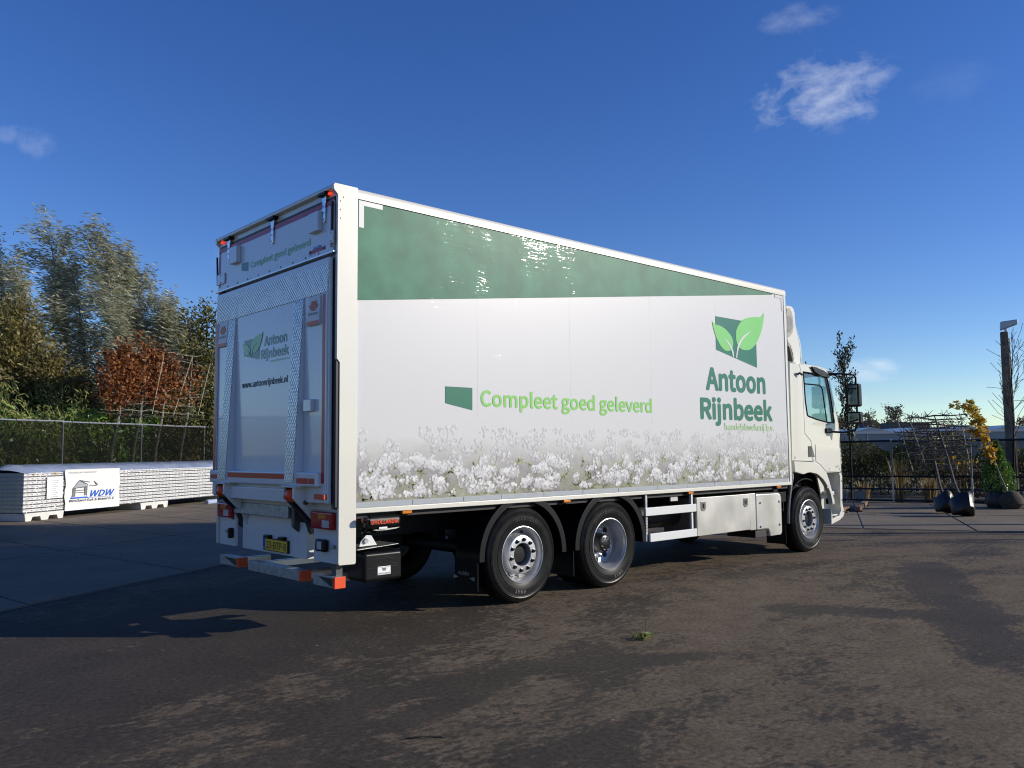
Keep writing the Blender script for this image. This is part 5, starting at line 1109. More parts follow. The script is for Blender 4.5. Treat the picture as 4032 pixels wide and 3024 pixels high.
# ================================================================== VEGETATION
WIND = np.array([-0.74, 0.67, 0.0])
def branchy(base, height, lean, nb, spread, r0, wind=0.0, start=0.2, upang=0.9, seg=5, blen=0.4, seed=0, jit=0.15, sub=0, taper=1.0):
    """trunk polyline and limb polylines"""
    g = np.random.default_rng(seed); base = np.array(base, float); lean = np.array(lean, float)
    T_ = np.linspace(0, 1, 9); tr = np.array([base + np.array([0, 0, height * t]) + lean * t ** 1.6 + (g.normal(0, 0.03, 3) * height * 0.12 * (0 < t)) for t in T_])
    limbs = []
    def at(t):
        f = t * 8; i = min(7, int(f)); return tr[i] + (tr[i + 1] - tr[i]) * (f - i)
    for k in range(nb):
        t = start + (1 - start) * (k + g.random()) / nb; t = min(t, 0.985); p = at(t); a = g.uniform(0, 2 * math.pi)
        L = height * blen * (1 - 0.72 * t ** 1.3 * taper) * g.uniform(0.7, 1.2); el = upang * g.uniform(0.75, 1.2)
        d = np.array([math.cos(a) * math.cos(el), math.sin(a) * math.cos(el), math.sin(el)]) * np.array([spread, spread, 1])
        pts = [p]
        for i in range(seg):
            d = d / (np.linalg.norm(d) + 1e-9) + g.normal(0, jit, 3) + WIND * wind * (i + 1) / seg
            d = d / np.linalg.norm(d); pts.append(pts[-1] + d * L / seg)
        rb = r0 * (1 - 0.8 * t) * 0.45; limbs.append((np.array(pts), rb))
        for s in range(sub):
            i = int(g.integers(1, seg)); q = pts[i]; dd = (pts[i + 1] - pts[i]) / (L / seg) + g.normal(0, 0.55, 3) + WIND * wind * 0.6; dd /= np.linalg.norm(dd)
            l2 = L * g.uniform(0.25, 0.5); pp_ = [q]
            for i in range(3): dd = dd + g.normal(0, jit, 3) + WIND * wind * 0.3; dd /= np.linalg.norm(dd); pp_.append(pp_[-1] + dd * l2 / 3)
            limbs.append((np.array(pp_), rb * 0.5))
    return tr, limbs
def build_wood(tr, limbs, r0, name, m, parent, n=8, minr=0.006):
    mb = MB(); mb.tube(tr, [r0 * (1 - 0.86 * i / 8) + 0.006 for i in range(9)], n)
    for pts, rb in limbs: mb.tube(pts, [max(minr, rb * (1 - 0.85 * i / (len(pts) - 1))) for i in range(len(pts))], 5, cap=False)
    return mb.build(name, m, parent, smooth=True, fix=False)
def limb_points(limbs, n, t0=0.25, sigma=0.2):
    w = np.array([np.linalg.norm(l[0][-1] - l[0][0]) for l in limbs]); w /= w.sum(); idx = rng.choice(len(limbs), n, p=w)
    P = np.zeros((n, 3)); A = np.zeros((n, 3))
    for q, i in enumerate(idx):
        pts = limbs[i][0]; m = len(pts) - 1; f = (t0 + (1 - t0) * rng.random()) * m; j = min(m - 1, int(f)); d = pts[j + 1] - pts[j]
        P[q] = pts[j] + d * (f - j); A[q] = d / (np.linalg.norm(d) + 1e-9)
    return P + rng.normal(0, sigma, (n, 3)), A
def make_tree(name, label, cat, base, h, lean, nb, spread, r0, nleaf, lsize, m, bark='bark', group=None, wind=0.0, start=0.2, upang=0.9, blen=0.4, sigma=0.2, seed=0, axis_w=0.5, tbias=0.5, droop=0.0, sub=0, taper=1.0, jit=0.15, ljit=0.45):
    base = (base[0], base[1], base[2] if len(base) > 2 else -0.05)
    Tn = empty(name, base, 0, label, cat, group)
    tr, limbs = branchy((0, 0, 0), h, lean, nb, spread, r0, wind, start, upang, 5, blen, seed, jit, sub, taper)
    build_wood(tr, limbs, r0, 'trunk', bark, Tn)
    if nleaf:
        P, A = limb_points(limbs, nleaf, 0.2, sigma)
        ax = A * (1 - axis_w) + WIND * axis_w
        cl = np.sin(P[:, 0] * 1.7 + seed) * np.sin(P[:, 1] * 1.9) * np.sin(P[:, 2] * 1.5 + seed)     # leaf sprays differ in age and colour
        tint = np.clip(tbias + 0.22 * cl + rng.normal(0, 0.22, len(P)), 0, 1)
        tag(leaves('crown', P, ax, lsize[0], lsize[1], tint, m, Tn, droop, ljit))
    return Tn
# windswept willows behind the net fence
WL = [('tallest windswept willow, its top streaming to the left over the net fence', 4.91, 26.8, 11.0, 11), ('windswept silvery willow growing left of the tallest willow', 3.16, 27.72, 10.4, 12), ('windswept silvery willow growing right of the tallest willow', 6.13, 25.02, 10.8, 13),
      ('slender willow rising straight behind the copper beeches', 6.88, 25.68, 10.3, 14), ('willow at the truck end of the willow row', 8.10, 24.8, 8.6, 15), ('slim willow leaning over the copper beeches', 7.35, 25.5, 9.7, 16), ('willow at the far left end of the willow row', 2.14, 27.29, 9.6, 17), ('bushy willow filling the gap before the tallest willow', 3.55, 26.3, 9.3, 18), ('pale willow between the tallest one and the beeches', 5.35, 26.1, 9.8, 19)]
for lb, x, y, h, sd_ in WL:
    make_tree('willow_tree', lb, 'tree', (x, y), h - 1.5, WIND * h * 0.10, 40, 0.6, 0.10, 7200, (0.24, 0.045), 'leaf_willow', 'bark_light', 'willows behind the net fence', wind=0.32, start=0.13, upang=1.05, blen=0.30, sigma=0.16, seed=sd_, axis_w=0.72, tbias=0.6, sub=2, taper=0.7, ljit=0.28)
BU = [('leaf_olive', 'tall olive-brown bush at the left end of the willow row', 2.22, 24.9, 6.2, 1.2, 31), ('leaf_olive', 'brownish bush growing between the willows and the laurel hedge', 3.5, 24.5, 4.8, 1.1, 32), ('leaf_olive', 'yellowing shrub beside the copper beeches', 4.4, 24.2, 4.2, 1.0, 33),
      ('leaf_olive', 'olive green bush behind the truck end of the copper beeches', 8.4, 25.2, 6.4, 1.0, 34), ('leaf_hedge', 'dense green bush close to the back of the truck', 9.3, 25.0, 7.0, 0.9, 35), ('leaf_olive', 'rounded olive bush behind the copper beeches', 7.2, 26.0, 6.0, 1.1, 36), ('leaf_olive', 'loose olive bush rising between the willows and the truck', 8.9, 27.6, 7.2, 0.9, 37), ('leaf_olive', 'tall brown-green bush hugging the first willow', 2.9, 25.6, 6.6, 1.0, 38)]
for mm, lb, x, y, h, sp, sd_ in BU:
    make_tree('bush', lb, 'bush', (x, y), h, WIND * h * 0.06, 40, sp, 0.06, 7500, (0.17, 0.075), mm, 'bark_dark', 'bushes behind the net fence', wind=0.08, start=0.03, upang=0.85, blen=0.42, sigma=0.22, seed=sd_, axis_w=0.3, tbias=0.45, sub=1)
# laurel hedge and bamboo-like shrubs close behind the net
FD = np.array([0.857, 0.515, 0]); FN = np.array([-0.515, 0.857, 0]); FB = np.array([2.84, 20.3, 0])
def hedge(name, label, cat, s0, s1, off, depth, h, n, ls, m, seed, tb=0.5, ax=(0, 0, 0.7), jit=0.7, base=FB, fd=FD, fn=FN):
    g = np.random.default_rng(seed); c = base + fd * (s0 + s1) / 2 + fn * (off + depth / 2); H = empty(name, (c[0], c[1], 0), 0, label, cat)
    s = g.uniform(s0, s1, n); o = g.random(n) ** 0.7; top = h * (0.86 + 0.10 * np.sin(s * 1.9 + seed) + 0.07 * np.sin(s * 4.7)); z = top * g.random(n) ** 0.75
    P = base + fd * s[:, None] + fn * (off + depth * (1 - o))[:, None]; P[:, 2] = z; P -= c; P[:, 2] = z
    t = np.clip(tb + 0.2 * np.sin(s * 2.3 + z * 3) + g.normal(0, 0.22, n), 0, 1)
    leaves('foliage', P, np.array(ax), ls[0], ls[1], t, m, H, 0.0, jit)
    mb = MB()
    for k in range(int((s1 - s0) * 2.2)):
        q = g.uniform(s0, s1); w = base + fd * q + fn * (off + depth * g.uniform(.3, .7)) - c; mb = MB()
        mb.tube([(w[0], w[1], -0.03), (w[0] + g.normal(0, .06), w[1] + g.normal(0, .06), h * 0.45), (w[0] + g.normal(0, .15), w[1] + g.normal(0, .15), h * 0.8)], [0.02, 0.015, 0.006], 5); mb.build('stem', 'bark_dark', H, smooth=True)
    return H
hedge('laurel_hedge', 'glossy cherry laurel hedge growing through and over the net fence', 'hedge', -1.2, 13.5, 1.15, 1.0, 3.35, 8000, (0.24, 0.085), 'leaf_laurel', 41, 0.5)
hedge('shrub_hedge', 'feathery light green shrubs at the left of the laurel hedge', 'shrubs', -6.5, 1.6, 0.6, 1.4, 3.75, 8000, (0.22, 0.035), 'leaf_bamboo', 42, 0.55, (-0.3, 0.3, 0.6), 0.55)
hedge('tall_shrubs', 'light green feathery shrubs behind the copper beeches', 'shrubs', 1.5, 9.5, 2.1, 1.0, 3.9, 6500, (0.20, 0.035), 'leaf_bamboo', 43, 0.45, (-0.3, 0.3, 0.6), 0.55)
# copper beeches trained on bamboo frames
BE = [((4.56, 22.13), 'copper-leaved espalier beech at the left of its row, bare trunk slanting', 51), ((5.34, 22.49), 'copper-leaved espalier beech second in its row', 52), ((6.24, 23.02), 'copper-leaved espalier beech third in its row, by a long bamboo cane', 53), ((7.26, 23.44), 'half-bare espalier beech at the truck end of the row', 54)]
for (x, y), lb, sd_ in BE:
    g = np.random.default_rng(sd_); E = empty('beech_tree', (x, y, -0.05), 0, lb, 'tree', 'espalier beeches')
    ln = Vector((0.30, -0.22, 0)); tp = Vector((0.42, -0.33, 5.2))
    mb = MB(); mb.tube([(0, 0, 0), (0.10, -0.07, 0.9), (0.16, -0.14, 1.9), (0.32, -0.22, 3.0), (0.38, -0.28, 4.2), tp], [0.065, 0.06, 0.052, 0.045, 0.03, 0.012], 8)
    half = {51: 0.80, 52: 1.05, 53: 1.0, 54: 0.7}[sd_]; cz = {51: 4.15, 52: 4.55, 53: 4.3, 54: 4.15}[sd_]; hz = {51: 1.0, 52: 1.2, 53: 1.1, 54: 0.8}[sd_]
    for k in range(9):
        z = 3.1 + k * 0.26
        for s in (-1, 1):
            c0 = Vector((0.34, -0.25, z)); e = c0 + Vector((0.857, 0.515, 0.0)) * s * half * g.uniform(0.8, 1.1) + Vector((0, 0, g.uniform(-0.05, 0.12)))
            mb.tube([c0, (c0 + e) / 2 + Vector((0, 0, g.uniform(-.05, .06))), e], [0.016, 0.012, 0.006], 5)
    mb.build('trunk', 'bark_light', E, smooth=True, fix=False)
    nl = 4200 if sd_ < 54 else 800
    a = g.uniform(-half * 1.1, half * 1.1, nl); zz = np.where(g.random(nl) < 0.6, g.integers(0, 9, nl) * 0.26 + 3.1 + g.normal(0, 0.07, nl), g.uniform(2.9, 5.8, nl))
    P = np.stack([0.34 + 0.857 * a + g.normal(0, 0.15, nl), -0.25 + 0.515 * a + g.normal(0, 0.17, nl), zz], 1)
    ed = np.sin(a * 5 + sd_) * 0.25; hole = np.sin(P[:, 0] * 4.1 + sd_) * np.sin(P[:, 2] * 3.3 + sd_ * 2) + 0.6 * np.sin(P[:, 1] * 7 + P[:, 2] * 5.5); rad = ((a + 0.15 * np.sin(sd_)) / (half * 1.0)) ** 2 + ((zz - cz) / hz) ** 2; P = P[(rad < g.normal(0.85, 0.22, nl) + 0.22 * np.sin(a * 7 + zz * 5)) & (hole < g.normal(0.65, 0.35, nl))]
    leaves('crown', P, np.array([0.2, -0.1, -0.5]), 0.13, 0.085, np.clip(g.normal(0.5, 0.25, len(P)), 0, 1), 'leaf_beech', E, 0, 0.7)
    for s in ((0.45,) if sd_ != 51 else ()):
        c0 = Vector((0.34 + 0.857 * s, -0.34 + 0.515 * s, 0)); MB().tube([c0 + Vector((0.0, -0.02, 2.9 + 0.3 * s)), c0 + Vector((0.40 * g.uniform(-0.6, 1.4), -0.36, 5.1 + g.uniform(-.3, .35)))], 0.014, 6).build('bamboo_cane', 'bamboo', E, smooth=True)
    for z in (2.95, 5.0): MB().tube([(0.34 - 0.9, -0.36 - 0.54, z + 0.05), (0.34, -0.36, z), (0.34 + 0.9, -0.36 + 0.54, z - 0.04)], 0.012, 6).build('bamboo_cane', 'bark_dark', E, smooth=True)

# ---- right-hand side: nursery stock, lamp pole
make_tree('evergreen_oak', 'slender dark evergreen tree rising behind the cab mirror', 'tree', (22.42, 6.1), 4.75, (-0.02, 0.05, 0), 40, 0.45, 0.045, 1700, (0.11, 0.045), 'leaf_dark', 'bark_dark', start=0.36, upang=1.0, blen=0.22, sigma=0.06, seed=61, axis_w=0.0, tbias=0.5, sub=1, taper=0.55)
def leaning_espalier(name, label, base, top, zs, half, seed, bag):
    g = np.random.default_rng(seed); base, top = Vector(base), Vector(top); E = empty(name, base, 0, label, 'tree', 'leaning bare espalier trees'); tp = top - base
    side = Vector((0.739, -0.673, 0)); mb = MB(); mb.tube([(0, 0, 0.25), tp * 0.3, tp * 0.6 + Vector((0.02, 0, 0.03)), tp * 0.85, tp], [0.042, 0.038, 0.03, 0.024, 0.012], 8); 
    for t in zs:
        c = tp * t
        for s in (-1, 1):
            e = c + side * s * half * g.uniform(0.72, 1.1) + Vector((0, 0, g.uniform(-0.06, 0.08)))
            mb.tube([c, c.lerp(e, 0.5) + Vector((0, 0, g.uniform(-.03, .05))), e], [0.021, 0.016, 0.008], 5)
            for q in range(16):
                f = g.uniform(0.15, 1.0); b0 = c.lerp(e, f); mb.tube([b0, b0 + side * g.uniform(-.15, .15) + Vector((g.normal(0, .05), g.normal(0, .05), g.uniform(0.02, 0.16) * (1 if g.random() < .7 else -1)))], [0.009, 0.005], 4)
    mb.build('trunk', 'bark', E, smooth=True, fix=False)
    for s in (-0.85, 0.80): MB().tube([tp * zs[0] + side * s * half * 0.8 + Vector((0, 0, -0.05)), tp * zs[-1] + side * s * half + Vector((0, 0, 0.05))], 0.011, 6).build('bamboo_cane', 'bamboo', E, smooth=True)
    mb = MB(); n = 16
    prof = [(0.0, 0.0), (bag * 0.86, 0.0), (bag * 0.96, bag * 0.12), (bag * 0.98, bag * 0.7), (bag * 1.02, bag * 1.3), (bag * 0.92, bag * 1.62), (bag * 0.5, bag * 1.68), (0.0, bag * 1.55)]
    mb.lathe(prof, n, axis='z'); mb.v = [(x * (1 + 0.10 * math.sin(3 * math.atan2(y, x) + seed) + g.normal(0, .035)), y * (1 + 0.10 * math.sin(3 * math.atan2(y, x) + seed) + g.normal(0, .035)), z * (1 + g.normal(0, .04)) + 0.04 * math.sin(2 * math.atan2(y, x))) for x, y, z in mb.v]
    o = mb.build('root_bag', 'bag_black', E, smooth=True); o.rotation_euler = (R(-14), R(26), 0); o.location = (-0.04, -0.02, 0.07)
    return E
e1 = leaning_espalier('espalier_tree', 'bare trained tree leaning left, in the shiny black root bag nearest the yard', (16.75, 0.75, 0.02), (18.75, 2.05, 2.42), [0.52, 0.57, 0.62, 0.66, 0.70, 0.74, 0.78, 0.82, 0.86, 0.90, 0.95, 1.0], 0.82, 71, 0.25)
e2 = leaning_espalier('espalier_tree', 'bare trained tree leaning left, its dull black root bag tucked behind the shiny one', (17.45, 1.40, 0.02), (19.3, 2.5, 2.25), [0.46, 0.52, 0.57, 0.62, 0.67, 0.72, 0.77, 0.82, 0.87, 0.94, 1.0], 0.85, 72, 0.23)
g = np.random.default_rng(5)
for e in (e1, e2):
    P = np.stack([g.uniform(1.2, 1.7, 14), g.uniform(0.2, 0.8, 14), g.uniform(1.15, 1.35, 14)], 1); leaves('last_leaves', P, np.array([0, 0, -0.6]), 0.10, 0.07, g.random(14), 'leaf_yellow', e, 0, 0.6)
# golden tree leaning against the pole, root ball in burlap
Y = empty('golden_tree', (20.0, 0.75, 0.0), 0, 'young tree with golden leaves leaning left from a burlap root ball', 'tree')
tp = Vector((-0.55, 0.62, 2.85)); mb = MB(); mb.tube([(0, 0, 0.2), tp * 0.3, tp * 0.65, tp], [0.03, 0.026, 0.018, 0.006], 7)
lm = []
for k in range(26):
    t = 0.42 + 0.56 * k / 26; c = tp * t; e = c + Vector((g.normal(-0.06, .16), g.normal(0.06, .16), g.uniform(0.05, 0.4) * (1.15 - t))); mb.tube([c, e], [0.007, 0.003], 4); lm.append((np.array([c, c.lerp(e, .5), e]), .01))
mb.build('trunk', 'bark_light', Y, smooth=True, fix=False); P, A = limb_points(lm, 620, 0.1, 0.05); leaves('crown', P, A, 0.12, 0.075, np.clip(0.15 + 0.35 * (P[:, 2] - 0.9) + g.normal(0, .2, len(P)), 0, 1), 'leaf_yellow', Y, 0.2, 0.6)
mb = MB(); mb.lathe([(0.0, 0.0), (0.20, 0.02), (0.29, 0.16), (0.27, 0.32), (0.15, 0.44), (0.03, 0.48), (0.0, 0.48)], 16, axis='z'); mb.v = [(x * (1 + g.normal(0, .06)), y * (1 + g.normal(0, .06)), z) for x, y, z in mb.v]; mb.build('root_ball', 'burlap', Y, smooth=True)
B = empty('evergreen_bush', (20.25, 1.12, 0.0), 0, 'dark evergreen bush in a black root bag between golden tree and fence', 'bush')
P = np.zeros((2400, 3)); z = g.uniform(0.45, 1.75, 2400); rr = 0.40 * np.clip((1.8 - z) / 0.9, 0.12, 1) * np.sqrt(g.random(2400)); a = g.uniform(0, 6.283, 2400); P[:, 0] = rr * np.cos(a); P[:, 1] = rr * np.sin(a); P[:, 2] = z
leaves('crown', P, np.array([0, 0, 0.8]), 0.11, 0.04, np.clip(g.normal(.4, .25, 2400), 0, 1), 'leaf_laurel', B, 0, 0.6)
mb = MB(); mb.tube([(0, 0, 0.2), (0.02, 0, 0.8), (0, 0.01, 1.5)], [0.025, 0.02, 0.008], 6); mb.build('trunk', 'bark_dark', B, smooth=True)
mb = MB(); mb.lathe([(0.0, 0.0), (0.26, 0.0), (0.33, 0.15), (0.30, 0.34), (0.22, 0.46), (0.24, 0.54), (0.20, 0.62), (0.0, 0.58)], 16, axis='z'); mb.v = [(x * (1 + g.normal(0, .05)), y * (1 + g.normal(0, .05)), z_) for x, y, z_ in mb.v]; mb.build('root_bag', 'bag_black', B, smooth=True)
# lamp pole: squared timber with a floodlight
PO = empty('lamp_pole', (23.5, 1.76, -0.05), R(20), 'tall rough timber pole carrying a grey floodlight by the fence', 'lamp post')
MB().hexa([(-0.16, -0.14, 0), (0.16, -0.14, 0), (0.16, 0.14, 0), (-0.16, 0.14, 0)], [(-0.11, -0.10, 5.05), (0.11, -0.10, 5.05), (0.11, 0.10, 5.05), (-0.11, 0.10, 5.05)]).build('pole', 'pole_wood', PO, bevel=0.03, seg=3)
fl = MB().hexa([(-0.02, -0.36, 5.26), (0.16, -0.36, 5.26), (0.16, 0.10, 5.10), (-0.02, 0.10, 5.10)], [(-0.02, -0.37, 5.40), (0.16, -0.37, 5.40), (0.16, 0.08, 5.36), (-0.02, 0.08, 5.36)]).build('floodlight', 'lamp_head', PO, bevel=0.03, seg=3)
MB().hexa([(-0.01, -0.34, 5.252), (0.15, -0.34, 5.252), (0.15, 0.02, 5.125), (-0.01, 0.02, 5.125)], [(-0.01, -0.34, 5.258), (0.15, -0.34, 5.258), (0.15, 0.02, 5.131), (-0.01, 0.02, 5.131)]).build('floodlight_glass', 'lamp_clear', fl)
MB().tube([(0.06, -0.02, 4.8), (0.06, -0.04, 5.0), (0.07, -0.06, 5.18)], 0.035, 8).build('lamp_bracket', 'lamp_head', PO, smooth=True); MB().box(-0.02, 0.12, -0.14, -0.10, 4.65, 4.85).build('junction_box', 'lamp_head', PO, bevel=0.01)
MB().tube([(0.0, -0.150, 0.3), (0.02, -0.14, 2.0), (0.03, -0.12, 4.7)], 0.014, 6).build('cable', 'ink', PO, smooth=True)
make_tree('bare_tree', 'leafless young tree standing against the lamp pole', 'tree', (22.40, 1.38), 4.35, (0.12, -0.1, 0), 30, 0.62, 0.035, 0, (0.1, 0.05), 'leaf_dark', 'bark_dark', start=0.42, upang=0.75, blen=0.42, seed=66, sub=2, taper=0.7, jit=0.12)
# plants behind the pipe fence
RB = np.array([20.97, 4.15, 0]); RD = np.array([0.353, -0.936, 0]); RN = np.array([0.936, 0.353, 0])
hedge('clipped_hedge', 'olive green hedge behind the pipe fence, left of the leaning trees', 'hedge', -4.5, 2.2, 4.2, 1.4, 2.15, 9000, (0.12, 0.055), 'leaf_hedge', 81, 0.5, base=RB, fd=RD, fn=RN)
hedge('brown_shrubs', 'low reddish brown shrubs in the bed behind the leaning trees', 'shrubs', 1.6, 9.5, 2.6, 1.6, 1.25, 8000, (0.11, 0.055), 'leaf_brown', 82, 0.45, base=RB, fd=RD, fn=RN)
hedge('bed_shrubs', 'mixed low green and brown shrubs along the back of the bed', 'shrubs', -4.5, 9.0, 6.5, 2.0, 1.75, 11000, (0.13, 0.065), 'leaf_hedge', 83, 0.35, base=RB, fd=RD, fn=RN)
for (s, o, h, n_, lb, sd_) in ((0.15, 1.0, 1.30, 130, 'tall dry reed clump with buff plumes behind the fence post', 91), (0.95, 1.3, 0.75, 240, 'arching clump of straw-coloured grass behind the pipe fence', 92), (1.5, 0.9, 0.6, 200, 'green and straw grass tuft under the leaning branches', 93), (-0.9, 1.3, 0.6, 180, 'low dry grass tuft behind the truck bumper', 94)):
    c = RB + RD * s + RN * o; G = empty('grass_clump', (c[0], c[1], -0.05), 0, lb, 'grass', 'grass clumps behind the pipe fence'); gg = np.random.default_rng(sd_); vs, ts = [], []
    for k in range(n_):
        a = gg.uniform(0, 6.283); L = h * gg.uniform(0.6, 1.1); b = gg.uniform(0.1, 0.6) * h * 0.5; w = 0.009; d = np.array([math.cos(a), math.sin(a), 0]); q = np.array([-d[1], d[0], 0]) * w; p0 = d * gg.uniform(0, 0.16)
        p1 = p0 + d * b * 0.4 + np.array([0, 0, L * 0.6]); p2 = p0 + d * b + np.array([0, 0, L]); vs += [p0 - q, p0 + q, p1 + q, p1 - q, p1 - q, p1 + q, p2 + q * .2, p2 - q * .2]; t = gg.random(); ts += [t, t]
    quad_mesh('blades', np.array(vs), ts, 'grass_dry', G)
for (s, o, r_, h, lb) in ((-0.95, 0.55, 0.16, 0.34, 'pale grey plant tub just behind the fence by the truck bumper'), (-1.5, 0.6, 0.2, 0.32, 'dark plant tub beside the pale grey tub'), (1.55, 0.7, 0.2, 0.28, 'black plant crate on the ground behind the fence'), (3.3, 2.0, 0.17, 0.36, 'grey plant pot with bare twigs behind the leaning trees')):
    c = RB + RD * s + RN * o; Pn = empty('plant_pot', (c[0], c[1], -0.05), 0, lb, 'pot', 'plant pots behind the pipe fence')
    MB().lathe([(0.0, 0.0), (r_ * 0.82, 0.0), (r_, h), (r_ * 1.06, h), (r_ * 1.06, h + 0.02), (r_ * 0.97, h + 0.02), (r_ * 0.95, h - 0.03), (0.0, h - 0.03)], 20, axis='z').build('pot', 'glasshouse_wall' if 'pale' in lb else 'pot_grey', Pn, smooth=True)
    mb = MB()
    for k in range(9): a = g.uniform(0, 6.28); mb.tube([(0, 0, h - 0.05), (0.1 * math.cos(a), 0.1 * math.sin(a), h + 0.2), (0.22 * math.cos(a), 0.22 * math.sin(a), h + g.uniform(0.3, 0.6))], [0.006, 0.005, 0.002], 4)
    mb.build('twigs', 'bark_dark', Pn, fix=False)
# timber battens on the concrete
for (x, y, rz, L, w, h, lb) in ((16.55, 3.15, 0.36, 2.6, 0.12, 0.10, 'long timber batten lying on the concrete beyond the cab'), (15.95, 3.35, 0.30, 1.3, 0.22, 0.09, 'short wide timber beam lying beside the long batten')):
    Tm = empty('timber_batten', (x, y, 0.018), rz, lb, 'timber')
    MB().box(0, L, -w / 2, w / 2, 0.03, 0.03 + h).build('beam', 'timber', Tm, bevel=0.006)
    for q in (0.15, L - 0.3): MB().box(q, q + 0.12, -w * 0.9, w * 0.9, 0.0, 0.03).build('skid', 'timber', Tm, bevel=0.004)

# ---- far background
def far_tree(x, y, h, lb, seed, nl, tb=0.4):
    make_tree('far_tree', lb, 'tree', (x, y), h, (0, 0, 0), 46, 0.8, 0.22, nl, (0.7, 0.35), 'leaf_far', 'bark', 'far bare trees', start=0.22, upang=0.75, blen=0.45, sigma=0.45, seed=seed, axis_w=0.1, tbias=tb, sub=2, taper=0.8)
far_tree(249.0, 101.0, 13.2, 'rounded bare tree on the skyline right of the gabled house', 101, 1500)
far_tree(254.0, 110.5, 11.8, 'bare tree on the skyline left of the gabled house', 102, 900)
far_tree(246.0, 116.5, 10.0, 'ochre tree on the skyline close to the cab', 103, 2600, 0.7)
far_tree(262.0, 70.0, 9.0, 'low bare tree on the skyline above the greenhouses', 104, 900)
vR = Vector((0.739, -0.673, 0)); aR = math.atan2(vR.y, vR.x)
H = empty('house', (295.0, 127.1, -0.06), aR, 'gabled brick house with dark roof on the skyline', 'house')
MB().plate([(-2.7, 0), (2.7, 0), (2.7, 8.6), (0, 11.4), (-2.7, 8.6)], axis='y', a=0, b=12).build('wall', 'brick_far', H)
for s in (-1, 1): MB().hexa([(0, -0.4, 11.45), (s * 3.1, -0.4, 8.25), (s * 3.1, 12.4, 8.25), (0, 12.4, 11.45)], [(0, -0.4, 11.75), (s * 3.1, -0.4, 8.55), (s * 3.1, 12.4, 8.55), (0, 12.4, 11.75)]).build('roof', 'roof_dark', H)
for x in (-1.0, 1.0): MB().box(x - 0.5, x + 0.5, -0.06, 0.02, 6.2, 7.6).build('window', 'white_frame', H)
H = empty('barn', (201.5, 77.0, -0.06), aR, 'low barn with a long dark roof above the greenhouses', 'barn')
MB().box(-4.2, 4.2, 0, 12, 0, 6.4).build('wall', 'brick_far', H); MB().plate([(-4.6, 6.35), (4.6, 6.35), (4.4, 7.75), (-4.4, 7.75)], axis='y', a=-0.4, b=6).build('roof', 'roof_dark', H); MB().box(-3.9, -2.9, -0.05, 0.0, 3.5, 5.5).build('door', 'white_frame', H)
def greenhouse(c, L, D, h, nb, lb, z=0):
    Gh = empty('greenhouse', (c[0], c[1], -0.06), aR, lb, 'greenhouse', 'greenhouses on the skyline')
    MB().box(0, L, 0, D, 0, h * 0.22).build('base_wall', 'pot_grey', Gh)
    nP = int(L / 3.2)
    for k in range(nP): x = k * 3.2; MB().box(x + 0.06, x + 3.14, 0.0, 0.1, h * 0.22, h * 0.96).build('pane', 'glasshouse_wall', Gh); MB().box(x - 0.06, x + 0.06, -0.08, 0.12, 0, h).build('frame_post', 'white_frame', Gh)
    MB().box(0, L, -0.15, 0.2, h * 0.96, h * 1.03).build('gutter', 'white_frame', Gh)
    bw = L / nb
    for k in range(nb): MB().plate([(k * bw, h), ((k + 1) * bw, h), ((k + 0.5) * bw, h * 1.16)], axis='y', a=0.1, b=D).build('roof', 'glasshouse_roof', Gh)
    return Gh
greenhouse((70.5, 34.0), 14, 25, 3.15, 3, 'low greenhouse with dark base nearest the cab')
greenhouse((81.0, 24.6), 60, 40, 3.25, 14, 'long pale greenhouse stretching right behind the lamp pole')
# ---- poplars and saplings added out of view to cast shade across the yard
make_tree('shade_poplar', 'tall bushy poplar added beyond the right end of the yard to shade it', 'tree', (20.6, -8.2), 13.5, (0.1, 0.1, 0), 60, 0.55, 0.14, 12000, (0.24, 0.15), 'leaf_olive', 'bark', start=0.46, upang=0.75, blen=0.30, sigma=0.35, seed=121, axis_w=0.1, sub=2)
make_tree('shade_poplar', 'tall poplar with narrow crown added beside the bushy poplar to cast shade', 'tree', (22.2, -7.7), 13.0, (0.1, 0.1, 0), 60, 0.5, 0.14, 11000, (0.24, 0.15), 'leaf_olive', 'bark', start=0.52, upang=0.75, blen=0.27, sigma=0.30, seed=122, axis_w=0.1, sub=2)
for x, y, sd_, lb in ((18.6, -6.7, 123, 'thin leafless sapling added at the right edge of the yard to cast shade'), (17.2, -6.5, 124, 'thin leaning sapling added at the right edge of the yard to cast shade')):
    make_tree('sapling', lb, 'tree', (x, y), 4.6, (0.1 * (sd_ - 123), 0, 0), 10, 0.25, 0.06, 0, (0.1, 0.05), 'leaf_dark', 'bark_dark', start=0.4, upang=1.3, blen=0.25, seed=sd_)
# ---- trees on the far side of the yard behind the camera (mirrored in the polished platform)
for k in range(6):
    make_tree('yard_tree', ['broad dark tree behind the yard entrance', 'dark round tree next to the yard entrance', 'tall dark tree at the back of the yard', 'spreading olive tree at the back of the yard', 'dark tree by the far corner of the yard', 'olive tree by the far corner of the yard'][k], 'tree', (-20 - 2.5 * (k % 3), -16 + 5.2 * k), 6.5 + (k * 37 % 5) * 0.6, (0, 0, 0), 40, 0.95, 0.16, 4000, (0.34, 0.2), 'leaf_olive' if k % 2 else 'leaf_dark', 'bark_dark', 'trees behind the yard', start=0.12, upang=0.7, blen=0.42, sigma=0.35, seed=130 + k, axis_w=0.1, sub=1)

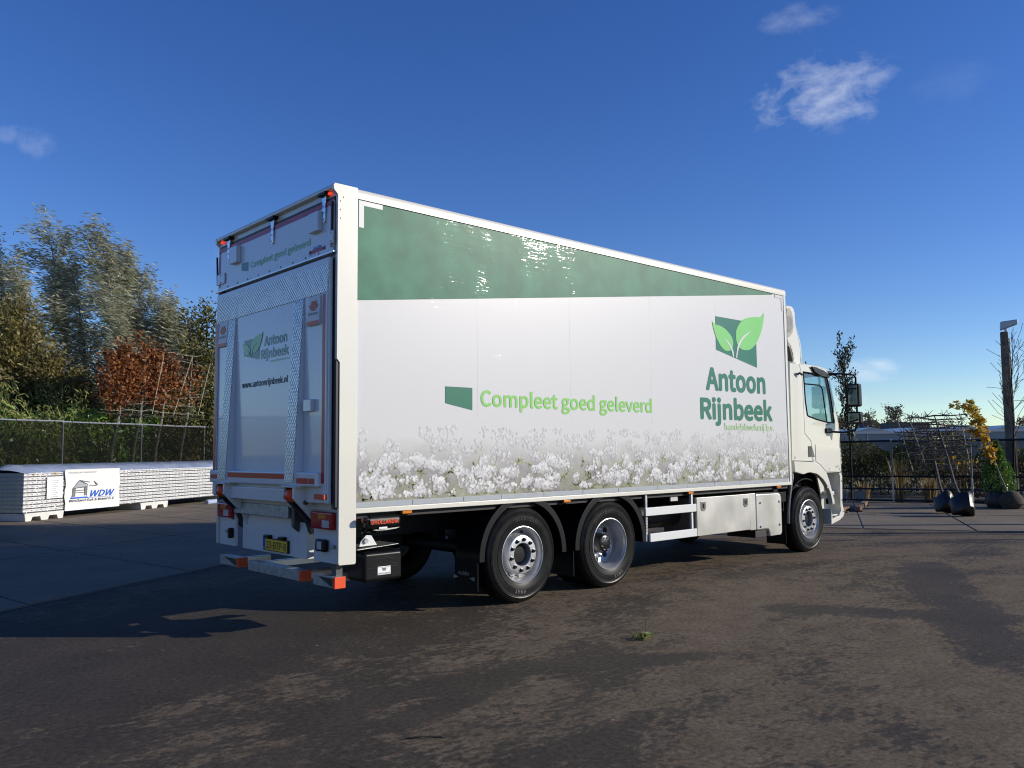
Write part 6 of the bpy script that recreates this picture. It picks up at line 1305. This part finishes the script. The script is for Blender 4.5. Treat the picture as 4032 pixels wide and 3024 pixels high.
# ---- small litter on the ground
g = np.random.default_rng(9)
def weed(x, y):
    Wd = empty('weed_tuft', (x, y, 0.0), 0, 'small green weed tuft growing from the asphalt', 'weed'); n_ = 70; a = g.uniform(0, 6.283, n_); P = np.stack([0.07 * np.cos(a) * g.random(n_) + g.normal(0, .03, n_), 0.04 * np.sin(a) + g.normal(0, .02, n_), g.uniform(0.01, 0.05, n_)], 1)
    leaves('leaf_rosette', P, np.array([0, 0, 0.3]), 0.06, 0.016, g.random(n_), 'leaf_bamboo', Wd, 0, 0.7); MB().tube([(0.05, 0, 0), (0.06, 0.01, 0.10), (0.055, 0.01, 0.16)], 0.003, 5).build('stalk', 'leaf_bamboo', Wd)
weed(1.84, -1.91)
def dead_leaf(x, y, z, s, m, lb, grp):
    mb = MB(); a = g.uniform(0, 6.28); pts = []
    for (u, v, h) in ((-1, 0, 0.15), (-0.3, 0.45, 0.35), (0.4, 0.35, 0.2), (1, 0, 0.4), (0.4, -0.35, 0.05), (-0.3, -0.45, 0.25)): pts.append((x + s * (u * math.cos(a) - v * math.sin(a)), y + s * (u * math.sin(a) + v * math.cos(a)), z + 0.002 + s * h * 0.5))
    mb.add([*pts, (x, y, z + 0.003)], [(6, i, (i + 1) % 6) for i in range(6)]); o = mb.build('fallen_leaf', m, fix=False); tag(o, lb, 'leaf', grp)
for k in range(46):
    s = g.uniform(-11, 7); o = g.uniform(-7.5, -0.2); c = RB + RD * s + RN * o
    pale = k % 2; dead_leaf(c[0], c[1], 0.020, g.uniform(0.025, 0.06), 'debris_pale' if pale else 'debris_dark', 'pale fallen leaf on the concrete strip by the pipe fence' if pale else 'dark fallen leaf on the concrete strip by the pipe fence', 'pale leaves on the strip' if pale else 'dark leaves on the strip')
for k in range(40):
    x, y = g.uniform(-4.5, 12), g.uniform(-4.5, 1.0)
    if 0 < x < 10 and y > -0.3: continue
    pale = k % 3 == 0; dead_leaf(x, y, 0.0, g.uniform(0.008, 0.022), 'debris_pale' if pale else 'debris_dark', 'tiny pale leaf scrap on the asphalt' if pale else 'tiny dark leaf scrap on the asphalt', 'pale scraps on the asphalt' if pale else 'dark scraps on the asphalt')
tag(MB().tube([(-1.05, -2.55, 0.006), (-0.98, -2.60, 0.012), (-0.88, -2.67, 0.006)], 0.005, 5).build('twig', 'debris_dark'), 'thin dark twig lying on the asphalt', 'twig')
